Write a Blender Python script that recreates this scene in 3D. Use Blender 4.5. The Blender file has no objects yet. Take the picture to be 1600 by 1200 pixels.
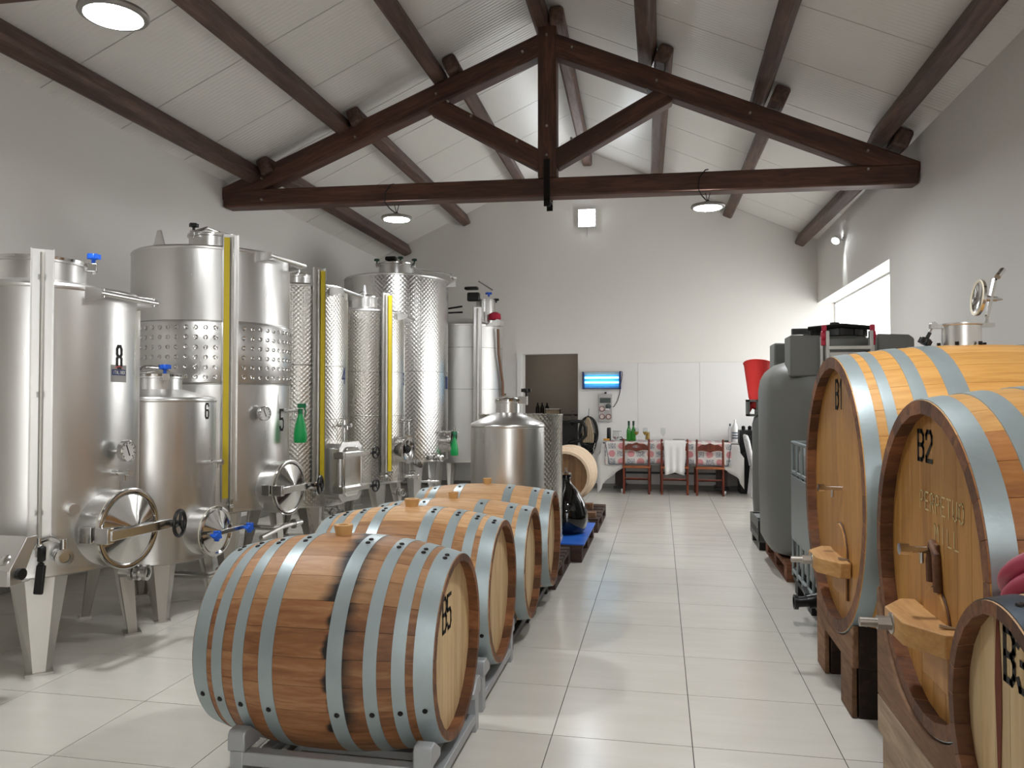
import bpy, math, random
from math import sin, cos, pi, radians, sqrt
from mathutils import Vector, Matrix
random.seed(7)
S = bpy.context.scene
COL = S.collection

# ------------------------------------------------------------------ camera, world, exposure
cam_d = bpy.data.cameras.new('camera')
cam = bpy.data.objects.new('camera', cam_d)
COL.objects.link(cam)
cam.location = (0, 0, 1.47)
cam.rotation_euler = (radians(91.2), 0, radians(10.9))
cam_d.sensor_width = 36
cam_d.lens = 27.0
cam_d.clip_end = 100
S.camera = cam
W = bpy.data.worlds.new('overcast_sky')
S.world = W
W.use_nodes = True
W.node_tree.nodes['Background'].inputs[0].default_value = (0.97, 0.98, 0.97, 1)
W.node_tree.nodes['Background'].inputs[1].default_value = 3.6
S.view_settings.view_transform = 'Standard'
S.view_settings.look = 'None'
S.view_settings.gamma = 1
S.view_settings.use_curve_mapping = False
S.view_settings.exposure = 0.45
LAMP_STRENGTH = 185.0
FLOOD_STRENGTH = 38.0
UV_STRENGTH = 5.0

# ------------------------------------------------------------------ mesh helpers
def V(*a):
    return Vector(a)

class MB:
    """collects shapes, then links them as ONE mesh object"""
    def __init__(s):
        s.v = []; s.f = []; s.uv = {}; s.mi = []; s.m = 0
    def face(s, idx, uv=None):
        s.f.append(tuple(idx)); s.mi.append(s.m)
        if uv: s.uv[len(s.f) - 1] = uv
    def pts(s, ps):
        n = len(s.v); s.v.extend([tuple(p) for p in ps]); return n
    def box(s, c, size, M=None):
        hx, hy, hz = size[0] / 2, size[1] / 2, size[2] / 2
        c = Vector(c)
        P = [Vector((x, y, z)) for x in (-hx, hx) for y in (-hy, hy) for z in (-hz, hz)]
        if M is not None: P = [M @ p for p in P]
        n = s.pts([p + c for p in P])
        for q in ((0, 1, 3, 2), (4, 6, 7, 5), (0, 4, 5, 1), (2, 3, 7, 6), (0, 2, 6, 4), (1, 5, 7, 3)):
            s.face([n + i for i in q])
        return s
    def beam(s, p0, p1, w, h, up=(0, 0, 1)):
        """box along p0-p1, w across, h along up"""
        p0, p1 = Vector(p0), Vector(p1)
        d = (p1 - p0); L = d.length; d.normalize()
        u = Vector(up); r = d.cross(u).normalized(); u = r.cross(d).normalized()
        M = Matrix((d, r, u)).transposed()
        return s.box((p0 + p1) / 2, (L, w, h), M)
    def tube(s, p0, p1, r0, r1=None, n=16, caps=True):
        if r1 is None: r1 = r0
        return s.path([p0, p1], [r0, r1], n, caps)
    def path(s, ps, r, n=10, caps=True, closed=False):
        ps = [Vector(p) for p in ps]
        k = len(ps)
        if not isinstance(r, (list, tuple)): r = [r] * k
        up = None; base = len(s.v)
        for i, p in enumerate(ps):
            if closed:
                t = (ps[(i + 1) % k] - ps[i - 1])
            else:
                t = ps[min(i + 1, k - 1)] - ps[max(i - 1, 0)]
            t.normalize()
            if up is None:
                up = Vector((0, 0, 1)) if abs(t.z) < .9 else Vector((1, 0, 0))
            a = t.cross(up)
            if a.length < 1e-6: a = t.cross(Vector((0, 1, 0)))
            a.normalize(); up = a.cross(t).normalized()
            s.pts([p + (a * cos(2 * pi * j / n) + up * sin(2 * pi * j / n)) * r[i] for j in range(n)])
        for i in range(k if closed else k - 1):
            b0 = base + i * n; b1 = base + ((i + 1) % k) * n
            for j in range(n):
                j2 = (j + 1) % n
                s.face((b0 + j, b0 + j2, b1 + j2, b1 + j))
        if caps and not closed:
            s.face([base + j for j in range(n)][::-1])
            s.face([base + (k - 1) * n + j for j in range(n)])
        return s
    def lathe(s, prof, n=32, o=(0, 0, 0), z=(0, 0, 1), x=None, close=False):
        """prof: [(r, h)] revolved about axis z through o, uv in metres"""
        o = Vector(o); z = Vector(z).normalized()
        if x is None: x = Vector((1, 0, 0)) if abs(z.x) < .9 else Vector((0, 1, 0))
        x = Vector(x); x = (x - z * x.dot(z)).normalized(); y = z.cross(x)
        k = len(prof); base = len(s.v)
        for (r, h) in prof:
            s.pts([o + z * h + (x * cos(2 * pi * j / n) + y * sin(2 * pi * j / n)) * r for j in range(n)])
        R = max(p[0] for p in prof)
        acc = [0]
        for i in range(1, k): acc.append(acc[-1] + sqrt((prof[i][0] - prof[i - 1][0]) ** 2 + (prof[i][1] - prof[i - 1][1]) ** 2))
        h0 = prof[0][1]
        for i in range(k if close else k - 1):
            i2 = (i + 1) % k
            for j in range(n):
                j2 = (j + 1) % n
                u0, u1 = 2 * pi * R * j / n, 2 * pi * R * (j + 1) / n
                a, b = acc[i] + h0, acc[i2] + h0
                s.face((base + i * n + j, base + i * n + j2, base + i2 * n + j2, base + i2 * n + j),
                       ((u0, a), (u1, a), (u1, b), (u0, b)))
        return s
    def disc(s, r, o, z, n=24):
        return s.lathe([(r, 0), (0.0005, 0)], n, o, z)
    def prism(s, poly, o, x, y, h):
        """polygon in x,y plane at o, extruded by h along x cross y (both faces)"""
        o = Vector(o); x = Vector(x); y = Vector(y); z = x.cross(y).normalized()
        k = len(poly)
        a = s.pts([o + x * p[0] + y * p[1] for p in poly])
        b = s.pts([o + x * p[0] + y * p[1] + z * h for p in poly])
        s.face([a + i for i in range(k)][::-1]); s.face([b + i for i in range(k)])
        for i in range(k):
            j = (i + 1) % k
            s.face((a + i, a + j, b + j, b + i))
        return s
    def ball(s, c, r, n=14, sc=(1, 1, 1)):
        c = Vector(c); m = n // 2; base = len(s.v)
        for i in range(m + 1):
            t = pi * i / m
            s.pts([c + Vector((sin(t) * cos(2 * pi * j / n) * r * sc[0], sin(t) * sin(2 * pi * j / n) * r * sc[1], cos(t) * r * sc[2])) for j in range(n)])
        for i in range(m):
            for j in range(n):
                j2 = (j + 1) % n
                s.face((base + i * n + j, base + (i + 1) * n + j, base + (i + 1) * n + j2, base + i * n + j2))
        return s
    def mesh(s, name, mats, ang=38):
        me = bpy.data.meshes.new(name)
        me.from_pydata(s.v, [], s.f)
        if not isinstance(mats, (list, tuple)): mats = [mats]
        for m in mats: me.materials.append(m)
        if len(mats) > 1: me.polygons.foreach_set('material_index', s.mi)
        if s.uv:
            l = me.uv_layers.new(name='UVMap')
            for p in me.polygons:
                u = s.uv.get(p.index)
                if u:
                    for k, li in enumerate(p.loop_indices): l.data[li].uv = u[k]
        me.polygons.foreach_set('use_smooth', [True] * len(me.polygons))
        me.validate(); me.update()
        me.set_sharp_from_angle(angle=radians(ang))
        return me

def link(name, me, parent=None, loc=None, rot=None):
    o = bpy.data.objects.new(name, me)
    COL.objects.link(o)
    if parent is not None: o.parent = parent
    if loc is not None: o.location = loc
    if rot is not None: o.rotation_euler = rot
    return o

def part(name, mb, mats, parent=None, bevel=0, ang=38, label=None, stuff=False, seg=2):
    o = link(name, mb.mesh(name, mats, ang), parent)
    if bevel:
        b = o.modifiers.new('bevel', 'BEVEL'); b.width = bevel; b.segments = seg; b.limit_method = 'ANGLE'; b.angle_limit = radians(40)
    if label: o['label'] = label
    if stuff: o['kind'] = 'stuff'
    return o

def thing(name, label, cat, loc=(0, 0, 0), rz=0, group=None):
    o = bpy.data.objects.new(name, None)
    COL.objects.link(o)
    o.empty_display_size = .1
    o.location = loc; o.rotation_euler = (0, 0, rz)
    o['label'] = label; o['category'] = cat
    if group: o['group'] = group
    return o

def tag(o, label, cat, group=None):
    o['label'] = label; o['category'] = cat
    if group: o['group'] = group
    return o

def struct(name, mb, mats, bevel=0):
    o = part(name, mb, mats, None, bevel); o['kind'] = 'structure'
    return o

def copy_tree(o, parent=None):
    c = o.copy(); COL.objects.link(c)
    if parent is not None: c.parent = parent
    for ch in list(o.children): copy_tree(ch, c)
    return c

def arc(r, a0, a1, n):
    return [(r * cos(a0 + (a1 - a0) * i / n), r * sin(a0 + (a1 - a0) * i / n)) for i in range(n + 1)]

# ------------------------------------------------------------------ materials
def lin(c):
    if isinstance(c, str):
        c = [int(c[i:i + 2], 16) / 255 for i in (0, 2, 4)]
    return tuple((x / 12.92 if x <= .04045 else ((x + .055) / 1.055) ** 2.4) for x in c) + (1,)

def base_mat(name):
    m = bpy.data.materials.new(name); m.use_nodes = True
    nt = m.node_tree
    return m, nt, nt.nodes['Principled BSDF']

def N(nt, t, **kw):
    n = nt.nodes.new(t)
    for k, v in kw.items():
        if k in n.inputs: n.inputs[k].default_value = v
        else: setattr(n, k, v)
    return n

def plain(name, c, rough=.5, metal=0, var=.06, scale=6, bump=0, bscale=60, coat=0, trans=0, ior=1.45, alpha=1):
    """plain surface with slight procedural tone variation and relief"""
    m, nt, b = base_mat(name)
    tc = N(nt, 'ShaderNodeTexCoord')
    no = N(nt, 'ShaderNodeTexNoise', Scale=scale, Detail=4)
    nt.links.new(tc.outputs['Object'], no.inputs['Vector'])
    L = lin(c)
    mx = N(nt, 'ShaderNodeMix', data_type='RGBA')
    mx.inputs[6].default_value = tuple(x * (1 - var) for x in L[:3]) + (1,)
    mx.inputs[7].default_value = tuple(min(1, x * (1 + var)) for x in L[:3]) + (1,)
    nt.links.new(no.outputs['Fac'], mx.inputs[0])
    nt.links.new(mx.outputs[2], b.inputs['Base Color'])
    b.inputs['Roughness'].default_value = rough
    b.inputs['Metallic'].default_value = metal
    b.inputs['Coat Weight'].default_value = coat
    b.inputs['Transmission Weight'].default_value = trans
    b.inputs['IOR'].default_value = ior
    b.inputs['Alpha'].default_value = alpha
    if bump:
        n2 = N(nt, 'ShaderNodeTexNoise', Scale=bscale, Detail=3)
        nt.links.new(tc.outputs['Object'], n2.inputs['Vector'])
        bp = N(nt, 'ShaderNodeBump', Strength=bump, Distance=.01)
        nt.links.new(n2.outputs['Fac'], bp.inputs['Height'])
        nt.links.new(bp.outputs['Normal'], b.inputs['Normal'])
    return m

def emis(name, c, s):
    m, nt, b = base_mat(name)
    b.inputs['Base Color'].default_value = lin(c)
    b.inputs['Emission Color'].default_value = lin(c)
    b.inputs['Emission Strength'].default_value = s
    return m

def wood(name, dark, mid, light, axis=0, stretch=14, scale=5, rough=.5, bump=.25, vary=.25, stain=None):
    """grain stretched along one object axis; every object gets its own offset and tone"""
    m, nt, b = base_mat(name)
    tc = N(nt, 'ShaderNodeTexCoord'); oi = N(nt, 'ShaderNodeObjectInfo')
    sc = [scale * stretch] * 3; sc[axis] = scale
    mp = N(nt, 'ShaderNodeMapping'); mp.inputs['Scale'].default_value = sc
    ad = N(nt, 'ShaderNodeVectorMath', operation='ADD')
    ml = N(nt, 'ShaderNodeMath', operation='MULTIPLY'); ml.inputs[1].default_value = 57.0
    nt.links.new(oi.outputs['Random'], ml.inputs[0])
    nt.links.new(tc.outputs['Object'], mp.inputs['Vector'])
    nt.links.new(mp.outputs[0], ad.inputs[0]); nt.links.new(ml.outputs[0], ad.inputs[1])
    no = N(nt, 'ShaderNodeTexNoise', Scale=1, Detail=6, Roughness=.62, Distortion=.6)
    nt.links.new(ad.outputs[0], no.inputs['Vector'])
    n2 = N(nt, 'ShaderNodeTexNoise', Scale=.22, Detail=3)
    nt.links.new(ad.outputs[0], n2.inputs['Vector'])
    av = N(nt, 'ShaderNodeMath', operation='MULTIPLY_ADD'); av.inputs[1].default_value = .6
    h2 = N(nt, 'ShaderNodeMath', operation='MULTIPLY'); h2.inputs[1].default_value = .4
    nt.links.new(n2.outputs['Fac'], h2.inputs[0]); nt.links.new(no.outputs['Fac'], av.inputs[0]); nt.links.new(h2.outputs[0], av.inputs[2])
    cr = N(nt, 'ShaderNodeValToRGB')
    e = cr.color_ramp.elements
    e[0].position = .3; e[0].color = lin(dark); e[1].position = .7; e[1].color = lin(light)
    k = e.new(.5); k.color = lin(mid)
    nt.links.new(av.outputs[0], cr.inputs['Fac'])
    hs = N(nt, 'ShaderNodeHueSaturation')
    mr = N(nt, 'ShaderNodeMapRange'); mr.inputs['To Min'].default_value = 1 - vary; mr.inputs['To Max'].default_value = 1 + vary
    nt.links.new(oi.outputs['Random'], mr.inputs['Value']); nt.links.new(mr.outputs[0], hs.inputs['Value'])
    nt.links.new(cr.outputs[0], hs.inputs['Color'])
    out = hs.outputs[0]
    if stain:
        # old wine stain soaked in along one edge, x position and width in object space
        x0, w, col = stain
        sx = N(nt, 'ShaderNodeSeparateXYZ'); nt.links.new(tc.outputs['Object'], sx.inputs[0])
        n3 = N(nt, 'ShaderNodeTexNoise', Scale=9, Detail=4)
        nt.links.new(ad.outputs[0], n3.inputs['Vector'])
        n3.inputs['Scale'].default_value = .35
        a1 = N(nt, 'ShaderNodeMath', operation='MULTIPLY_ADD'); a1.inputs[1].default_value = .11; a1.inputs[2].default_value = -.055
        nt.links.new(n3.outputs['Fac'], a1.inputs[0])
        a2 = N(nt, 'ShaderNodeMath', operation='ADD'); nt.links.new(sx.outputs['X'], a2.inputs[0]); nt.links.new(a1.outputs[0], a2.inputs[1])
        a3 = N(nt, 'ShaderNodeMapRange'); a3.inputs['From Min'].default_value = x0 - w; a3.inputs['From Max'].default_value = x0
        nt.links.new(a2.outputs[0], a3.inputs['Value'])
        a4 = N(nt, 'ShaderNodeMapRange'); a4.inputs['From Min'].default_value = x0 + .05; a4.inputs['From Max'].default_value = x0 + .10
        a4.inputs['To Min'].default_value = 1; a4.inputs['To Max'].default_value = .25
        nt.links.new(a2.outputs[0], a4.inputs['Value'])
        a5 = N(nt, 'ShaderNodeMath', operation='MULTIPLY'); nt.links.new(a3.outputs[0], a5.inputs[0]); nt.links.new(a4.outputs[0], a5.inputs[1])
        mx = N(nt, 'ShaderNodeMix', data_type='RGBA'); mx.inputs[7].default_value = lin(col)
        nt.links.new(a5.outputs[0], mx.inputs[0]); nt.links.new(out, mx.inputs[6]); out = mx.outputs[2]
    nt.links.new(out, b.inputs['Base Color'])
    b.inputs['Roughness'].default_value = rough
    bp = N(nt, 'ShaderNodeBump', Strength=bump, Distance=.004)
    nt.links.new(no.outputs['Fac'], bp.inputs['Height']); nt.links.new(bp.outputs['Normal'], b.inputs['Normal'])
    return m

def steel(name, c=(.75, .74, .72), rough=.30, streak=1.0, checker=0, spot=.12):
    """brushed stainless; checker = pitch in metres of the machined spot pattern"""
    m, nt, b = base_mat(name)
    tc = N(nt, 'ShaderNodeTexCoord')
    mp = N(nt, 'ShaderNodeMapping'); mp.inputs['Scale'].default_value = (14, 14, 1.2)
    nt.links.new(tc.outputs['Object'], mp.inputs['Vector'])
    no = N(nt, 'ShaderNodeTexNoise', Scale=1, Detail=5, Roughness=.6); nt.links.new(mp.outputs[0], no.inputs['Vector'])
    n2 = N(nt, 'ShaderNodeTexNoise', Scale=2.2, Detail=3); nt.links.new(tc.outputs['Object'], n2.inputs['Vector'])
    mr = N(nt, 'ShaderNodeMapRange'); mr.inputs['From Min'].default_value = .3; mr.inputs['From Max'].default_value = .7
    mr.inputs['To Min'].default_value = rough - .03; mr.inputs['To Max'].default_value = rough + .05
    nt.links.new(no.outputs['Fac'], mr.inputs['Value']); nt.links.new(mr.outputs[0], b.inputs['Roughness'])
    mx = N(nt, 'ShaderNodeMix', data_type='RGBA')
    mx.inputs[6].default_value = tuple(x * (1 - spot) for x in c) + (1,); mx.inputs[7].default_value = tuple(c) + (1,)
    nt.links.new(n2.outputs['Fac'], mx.inputs[0]); nt.links.new(mx.outputs[2], b.inputs['Base Color'])
    b.inputs['Metallic'].default_value = 1
    bp = N(nt, 'ShaderNodeBump', Strength=.012 * streak, Distance=.01)
    nt.links.new(no.outputs['Fac'], bp.inputs['Height'])
    last = bp
    if checker:
        uv = N(nt, 'ShaderNodeSeparateXYZ'); nt.links.new(tc.outputs['UV'], uv.inputs[0])
        ss = []
        for ax in 'XY':
            a = N(nt, 'ShaderNodeMath', operation='MULTIPLY'); a.inputs[1].default_value = 2 * pi / checker
            nt.links.new(uv.outputs[ax], a.inputs[0])
            q = N(nt, 'ShaderNodeMath', operation='SINE'); nt.links.new(a.outputs[0], q.inputs[0]); ss.append(q)
        pr = N(nt, 'ShaderNodeMath', operation='MULTIPLY'); nt.links.new(ss[0].outputs[0], pr.inputs[0]); nt.links.new(ss[1].outputs[0], pr.inputs[1])
        b2 = N(nt, 'ShaderNodeBump', Strength=1.0, Distance=.0009)
        nt.links.new(pr.outputs[0], b2.inputs['Height']); nt.links.new(bp.outputs['Normal'], b2.inputs['Normal']); last = b2
    nt.links.new(last.outputs['Normal'], b.inputs['Normal'])
    return m

def floor_mat(name, c1, c2):
    m, nt, b = base_mat(name)
    tc = N(nt, 'ShaderNodeTexCoord'); oi = N(nt, 'ShaderNodeObjectInfo')
    mp = N(nt, 'ShaderNodeMapping'); mp.inputs['Scale'].default_value = (2.2, 9, 1)
    ad = N(nt, 'ShaderNodeVectorMath', operation='ADD')
    ml = N(nt, 'ShaderNodeMath', operation='MULTIPLY'); ml.inputs[1].default_value = 31.0
    nt.links.new(oi.outputs['Random'], ml.inputs[0]); nt.links.new(tc.outputs['Object'], mp.inputs['Vector'])
    nt.links.new(mp.outputs[0], ad.inputs[0]); nt.links.new(ml.outputs[0], ad.inputs[1])
    no = N(nt, 'ShaderNodeTexNoise', Scale=1, Detail=6, Roughness=.6); nt.links.new(ad.outputs[0], no.inputs['Vector'])
    mx = N(nt, 'ShaderNodeMix', data_type='RGBA'); mx.inputs[6].default_value = lin(c1); mx.inputs[7].default_value = lin(c2)
    nt.links.new(no.outputs['Fac'], mx.inputs[0]); nt.links.new(mx.outputs[2], b.inputs['Base Color'])
    mr = N(nt, 'ShaderNodeMapRange'); mr.inputs['To Min'].default_value = .15; mr.inputs['To Max'].default_value = .27
    nt.links.new(no.outputs['Fac'], mr.inputs['Value']); nt.links.new(mr.outputs[0], b.inputs['Roughness'])
    n2 = N(nt, 'ShaderNodeTexNoise', Scale=70, Detail=2); nt.links.new(tc.outputs['Object'], n2.inputs['Vector'])
    bp = N(nt, 'ShaderNodeBump', Strength=.06, Distance=.004); nt.links.new(n2.outputs['Fac'], bp.inputs['Height'])
    nt.links.new(bp.outputs['Normal'], b.inputs['Normal'])
    return m

def panel_mat(name, c, axis, period):
    """white coated sheet with fine pressed ribs along one direction"""
    m, nt, b = base_mat(name)
    tc = N(nt, 'ShaderNodeTexCoord'); sx = N(nt, 'ShaderNodeSeparateXYZ'); nt.links.new(tc.outputs['Object'], sx.inputs[0])
    a = N(nt, 'ShaderNodeMath', operation='MULTIPLY'); a.inputs[1].default_value = 2 * pi / period
    nt.links.new(sx.outputs[axis], a.inputs[0])
    q = N(nt, 'ShaderNodeMath', operation='SINE'); nt.links.new(a.outputs[0], q.inputs[0])
    bp = N(nt, 'ShaderNodeBump', Strength=.35, Distance=.003); nt.links.new(q.outputs[0], bp.inputs['Height'])
    nt.links.new(bp.outputs['Normal'], b.inputs['Normal'])
    no = N(nt, 'ShaderNodeTexNoise', Scale=1.5, Detail=3); nt.links.new(tc.outputs['Object'], no.inputs['Vector'])
    L = lin(c)
    mx = N(nt, 'ShaderNodeMix', data_type='RGBA'); mx.inputs[6].default_value = tuple(x * .95 for x in L[:3]) + (1,); mx.inputs[7].default_value = L
    nt.links.new(no.outputs['Fac'], mx.inputs[0]); nt.links.new(mx.outputs[2], b.inputs['Base Color'])
    b.inputs['Roughness'].default_value = .38
    return m

def cloth_pattern(name):
    """printed cotton: pink rounds and grey-blue patches on off white, rows alternating"""
    m, nt, b = base_mat(name)
    tc = N(nt, 'ShaderNodeTexCoord')
    sx = N(nt, 'ShaderNodeSeparateXYZ'); nt.links.new(tc.outputs['UV'], sx.inputs[0])
    P = .30
    def mth(op, x, y=None, z=None):
        n = N(nt, 'ShaderNodeMath', operation=op)
        for i, q in enumerate((x, y, z)):
            if q is None: continue
            if isinstance(q, (int, float)): n.inputs[i].default_value = q
            else: nt.links.new(q, n.inputs[i])
        return n.outputs[0]
    v = mth('DIVIDE', sx.outputs['Y'], .12)
    row = mth('FLOOR', v)
    off = mth('MULTIPLY', row, .5)
    u = mth('ADD', mth('DIVIDE', sx.outputs['X'], P), off)
    fu = mth('SUBTRACT', mth('FRACT', u), .5); fv = mth('SUBTRACT', mth('FRACT', v), .5)
    fx = mth('MULTIPLY', fu, P); fy = mth('MULTIPLY', fv, .12)
    no = N(nt, 'ShaderNodeTexNoise', Scale=60, Detail=2); nt.links.new(tc.outputs['UV'], no.inputs['Vector'])
    r = mth('SQRT', mth('ADD', mth('MULTIPLY', fx, fx), mth('MULTIPLY', fy, fy)))
    pink = mth('LESS_THAN', mth('ADD', r, mth('MULTIPLY', no.outputs['Fac'], .02)), .062)
    g = mth('ABSOLUTE', mth('SUBTRACT', mth('ABSOLUTE', fu), .5))
    grey = mth('MULTIPLY', mth('LESS_THAN', g, .2), mth('MULTIPLY', mth('LESS_THAN', mth('ABSOLUTE', fv), .36), mth('GREATER_THAN', no.outputs['Fac'], .47)))
    m1 = N(nt, 'ShaderNodeMix', data_type='RGBA'); m1.inputs[6].default_value = lin('d9d3cf'); m1.inputs[7].default_value = lin('d08f92'); nt.links.new(pink, m1.inputs[0])
    m2 = N(nt, 'ShaderNodeMix', data_type='RGBA'); nt.links.new(m1.outputs[2], m2.inputs[6]); m2.inputs[7].default_value = lin('8d9199'); nt.links.new(grey, m2.inputs[0])
    nt.links.new(m2.outputs[2], b.inputs['Base Color']); b.inputs['Roughness'].default_value = .9
    return m

M = {}
M['wall'] = plain('white_plaster', 'e6e3de', .75, bump=.08, bscale=90, var=.03, scale=1.2)
M['clad'] = plain('white_wall_cladding', 'e6e4e2', .55, var=.02, scale=1)
M['seam'] = plain('grey_joint', 'a8a6a4', .6)
M['panel'] = panel_mat('ribbed_white_roof_sheet', 'e6e3dd', 'Y', .05)
M['roof_back'] = plain('grey_insulation', '8a8782', .8)
M['tile'] = floor_mat('cream_porcelain', 'c9c5bb', 'd8d5cd')
M['grout'] = plain('dark_grout', '4a4742', .8)
M['skirt'] = plain('grey_skirting', '8f8c88', .6)
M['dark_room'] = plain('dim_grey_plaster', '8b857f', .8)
M['beam'] = wood('dark_stained_timber', '2a1811', '4b2e22', '704a38', 0, 10, 3, .55, .5, .18)
M['beam_l'] = wood('dark_stained_purlin', '30211a', '574036', '7c6053', 1, 10, 3, .6, .5, .15)
M['iron'] = plain('black_iron', '1d1a19', .5, .6)
M['strap'] = plain('brown_painted_strap', '2c1d17', .5, .2)
M['bolt'] = plain('zinc_bolt', 'b9b4ac', .35, 1)
M['steel'] = steel('brushed_stainless')
M['steel2'] = steel('satin_stainless_plain', (.76, .75, .73), .3)
M['dull'] = steel('dull_stainless', (.66, .65, .63), .46)
M['chk'] = steel('spot_finished_stainless', (.62, .60, .56), .27, .6, .045)
M['chk_big'] = steel('swirl_finished_stainless', (.70, .69, .67), .24, .6, .06)
M['pol'] = steel('polished_stainless', (.72, .71, .69), .09, .2)
M['pipe'] = steel('stainless_fitting', (.66, .65, .63), .18, .2)
M['leg'] = steel('leg_stainless', (.60, .58, .54), .38, .4)
M['weld'] = steel('weld_seam_steel', (.42, .41, .39), .3, .2)
M['blk'] = plain('black_plastic', '101010', .35, bump=.02)
M['blu'] = plain('blue_plastic', '1f5fd0', .4)
M['grn_k'] = plain('dark_green_plastic', '123a2c', .4)
M['red'] = plain('red_plastic', 'e03a38', .45, var=.1)
M['redk'] = plain('crimson_plastic', 'b01838', .45)
M['yel'] = plain('yellow_scale', 'cdb62a', .45)
M['tubec'] = plain('clear_gauge_tube', 'c9c6bf', .12, .3)
M['dial'] = plain('white_dial', 'd9d8d4', .5)
M['ink'] = plain('black_paint', '161412', .6)
M['chalk'] = plain('yellow_chalk', 'cdb884', .9)
M['sticker'] = plain('silver_sticker', '8f8c88', .4, .3)
M['navy'] = plain('navy_print', '1d2f63', .5)
M['white'] = plain('white_plastic', 'e4e4e4', .45)
M['oak_old'] = wood('weathered_red_oak', '5e3820', '92603a', 'b4855a', 0, 9, 4, .55, .3, .14)
M['oak_stain'] = wood('wine_stained_oak', '5e3820', '92603a', 'b68a60', 0, 9, 4, .5, .3, .10, (.098, .018, '14100f'))
M['oak_stain2'] = wood('heavily_wine_stained_oak', '8a5c38', 'b08055', 'c59a70', 0, 9, 4, .5, .3, .08, (.085, .05, '14100f'))
M['oak_top'] = wood('sun_bleached_oak', '96683f', 'bd9065', 'cfa67c', 0, 9, 4, .55, .25, .1)
M['oak'] = wood('pale_toasted_oak', 'a87a4c', 'cb9f70', 'dcb68a', 0, 9, 4, .55, .22, .1)
M['oak_mid'] = wood('mid_tone_oak', '6e4524', 'a8784a', 'c89b6c', 0, 9, 4, .55, .25, .16)
M['cask'] = wood('honey_cask_wood', 'b27a35', 'd09a52', 'dcab66', 0, 9, 3, .5, .2, .1)
M['cask_r'] = wood('red_brown_cask_wood', '8a5227', 'ae7038', 'c88c4c', 0, 9, 3, .5, .2, .14)
M['chime'] = wood('dark_chime_wood', '44281a', '6e452b', '8a5f3c', 0, 5, 8, .6, .3, .5)
M['head_new'] = wood('light_oak_head', 'b18e62', 'cdb083', 'd9bf95', 2, 10, 3, .55, .2, .07)
M['head_cask'] = wood('amber_cask_head', '94652c', 'b07e40', 'c08f4e', 2, 10, 3, .45, .2, .07)
M['head_brown'] = wood('brown_head', '5c4128', '7a5836', '8f6a44', 2, 10, 3, .55, .2, .08)
M['pale_band'] = plain('pale_band_wood', 'd8bfa2', .6, var=.1, scale=14)
M['galv'] = plain('galvanised_hoop', 'a2aeb0', .40, .45, var=.16, scale=9, bump=.05)
M['galv_d'] = plain('dark_oiled_hoop', '3d444c', .4, .8, var=.12, scale=10)
M['rivet'] = plain('dark_rivet', '2d2a28', .45, .7)
M['bung'] = plain('tan_silicone', 'c79a62', .55, var=.1, scale=20)
M['crossbar'] = wood('fresh_pine_crossbar', '9c6c3a', 'b88a52', 'cca069', 1, 8, 5, .55, .2, .05)
M['cradle'] = wood('rough_brown_cradle', '4b3322', '7c5a3f', '99775a', 1, 8, 4, .75, .4, .15)
M['cradle_shade'] = wood('shaded_cradle_wood', '1a110c', '2c1e16', '4a3425', 1, 8, 4, .75, .4, .15)  # near-black tone paints the shade on the cradle sides
M['cradle_p'] = wood('weathered_pale_timber', '7d6a57', 'a08a72', 'bba68c', 1, 8, 4, .8, .35, .12)
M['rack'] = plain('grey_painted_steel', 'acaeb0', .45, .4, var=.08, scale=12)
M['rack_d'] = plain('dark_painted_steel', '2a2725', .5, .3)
M['pallet'] = wood('dark_pallet_wood', '241812', '3b281f', '58402f', 0, 8, 4, .8, .4, .25)
M['pallet_r'] = wood('red_brown_pallet_wood', '3a2115', '6a4029', '8f5f3f', 0, 8, 4, .8, .4, .25)
M['grey_poly'] = plain('grey_polyethylene', '6c6d68', .48, var=.04, scale=3, bump=.03, bscale=40)
M['grey_poly2'] = plain('dark_grey_polyethylene', '5c5d59', .5, var=.05, scale=3)
M['alu'] = plain('aluminium', 'b4b3ae', .35, .9, var=.05)
M['cage'] = plain('galvanised_cage', '98a1a3', .4, .8, var=.08)
M['ibc'] = plain('translucent_white_poly', 'a9adac', .4, var=.06, trans=.15)
M['glass_blk'] = plain('black_glass', '050505', .04, coat=.5)
M['blue_board'] = plain('blue_board', '2a66c8', .4, var=.1, scale=8)
M['chairw'] = wood('cherry_chair_wood', '3d160d', '6b2b18', '8e4426', 2, 8, 8, .4, .2, .12)
M['seatw'] = wood('chestnut_seat', '6a3018', '94522c', 'ae6c3e', 0, 8, 6, .45, .2, .1)
M['dkbrown'] = plain('dark_brown_leg', '33241f', .5, var=.15, scale=8)
M['linen'] = plain('white_linen', 'dbd8d4', .9, var=.04, scale=8, bump=.15, bscale=120)
M['towel'] = plain('white_towel', 'e2e0de', .95, var=.03, scale=8, bump=.2, bscale=150)
M['print'] = cloth_pattern('printed_cotton')
M['border'] = plain('slate_border', '5d6570', .9)
M['bot_g'] = plain('green_bottle_glass', '3c9a3a', .06, trans=.7, ior=1.45)
M['glass'] = plain('clear_glass', 'f2f4f4', .02, trans=1, ior=1.2)
M['wine'] = plain('white_wine', 'd9b04a', .1, trans=.4)
M['beige'] = plain('beige_rope', 'a4937a', .9, var=.25, scale=40, bump=.3, bscale=80)
M['socket'] = plain('light_grey_plastic', 'b5b2b1', .45)
M['smoke'] = plain('smoked_window', '4c5454', .2)
M['sockw'] = plain('socket_face', 'd8c9c4', .5)
M['sockr'] = plain('socket_ring_red', '7d3a36', .5)
M['hosered'] = plain('raspberry_hose', 'a3374f', .4, var=.06)
M['spray'] = plain('green_spray_plastic', '0f9a50', .35, var=.06)
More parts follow.
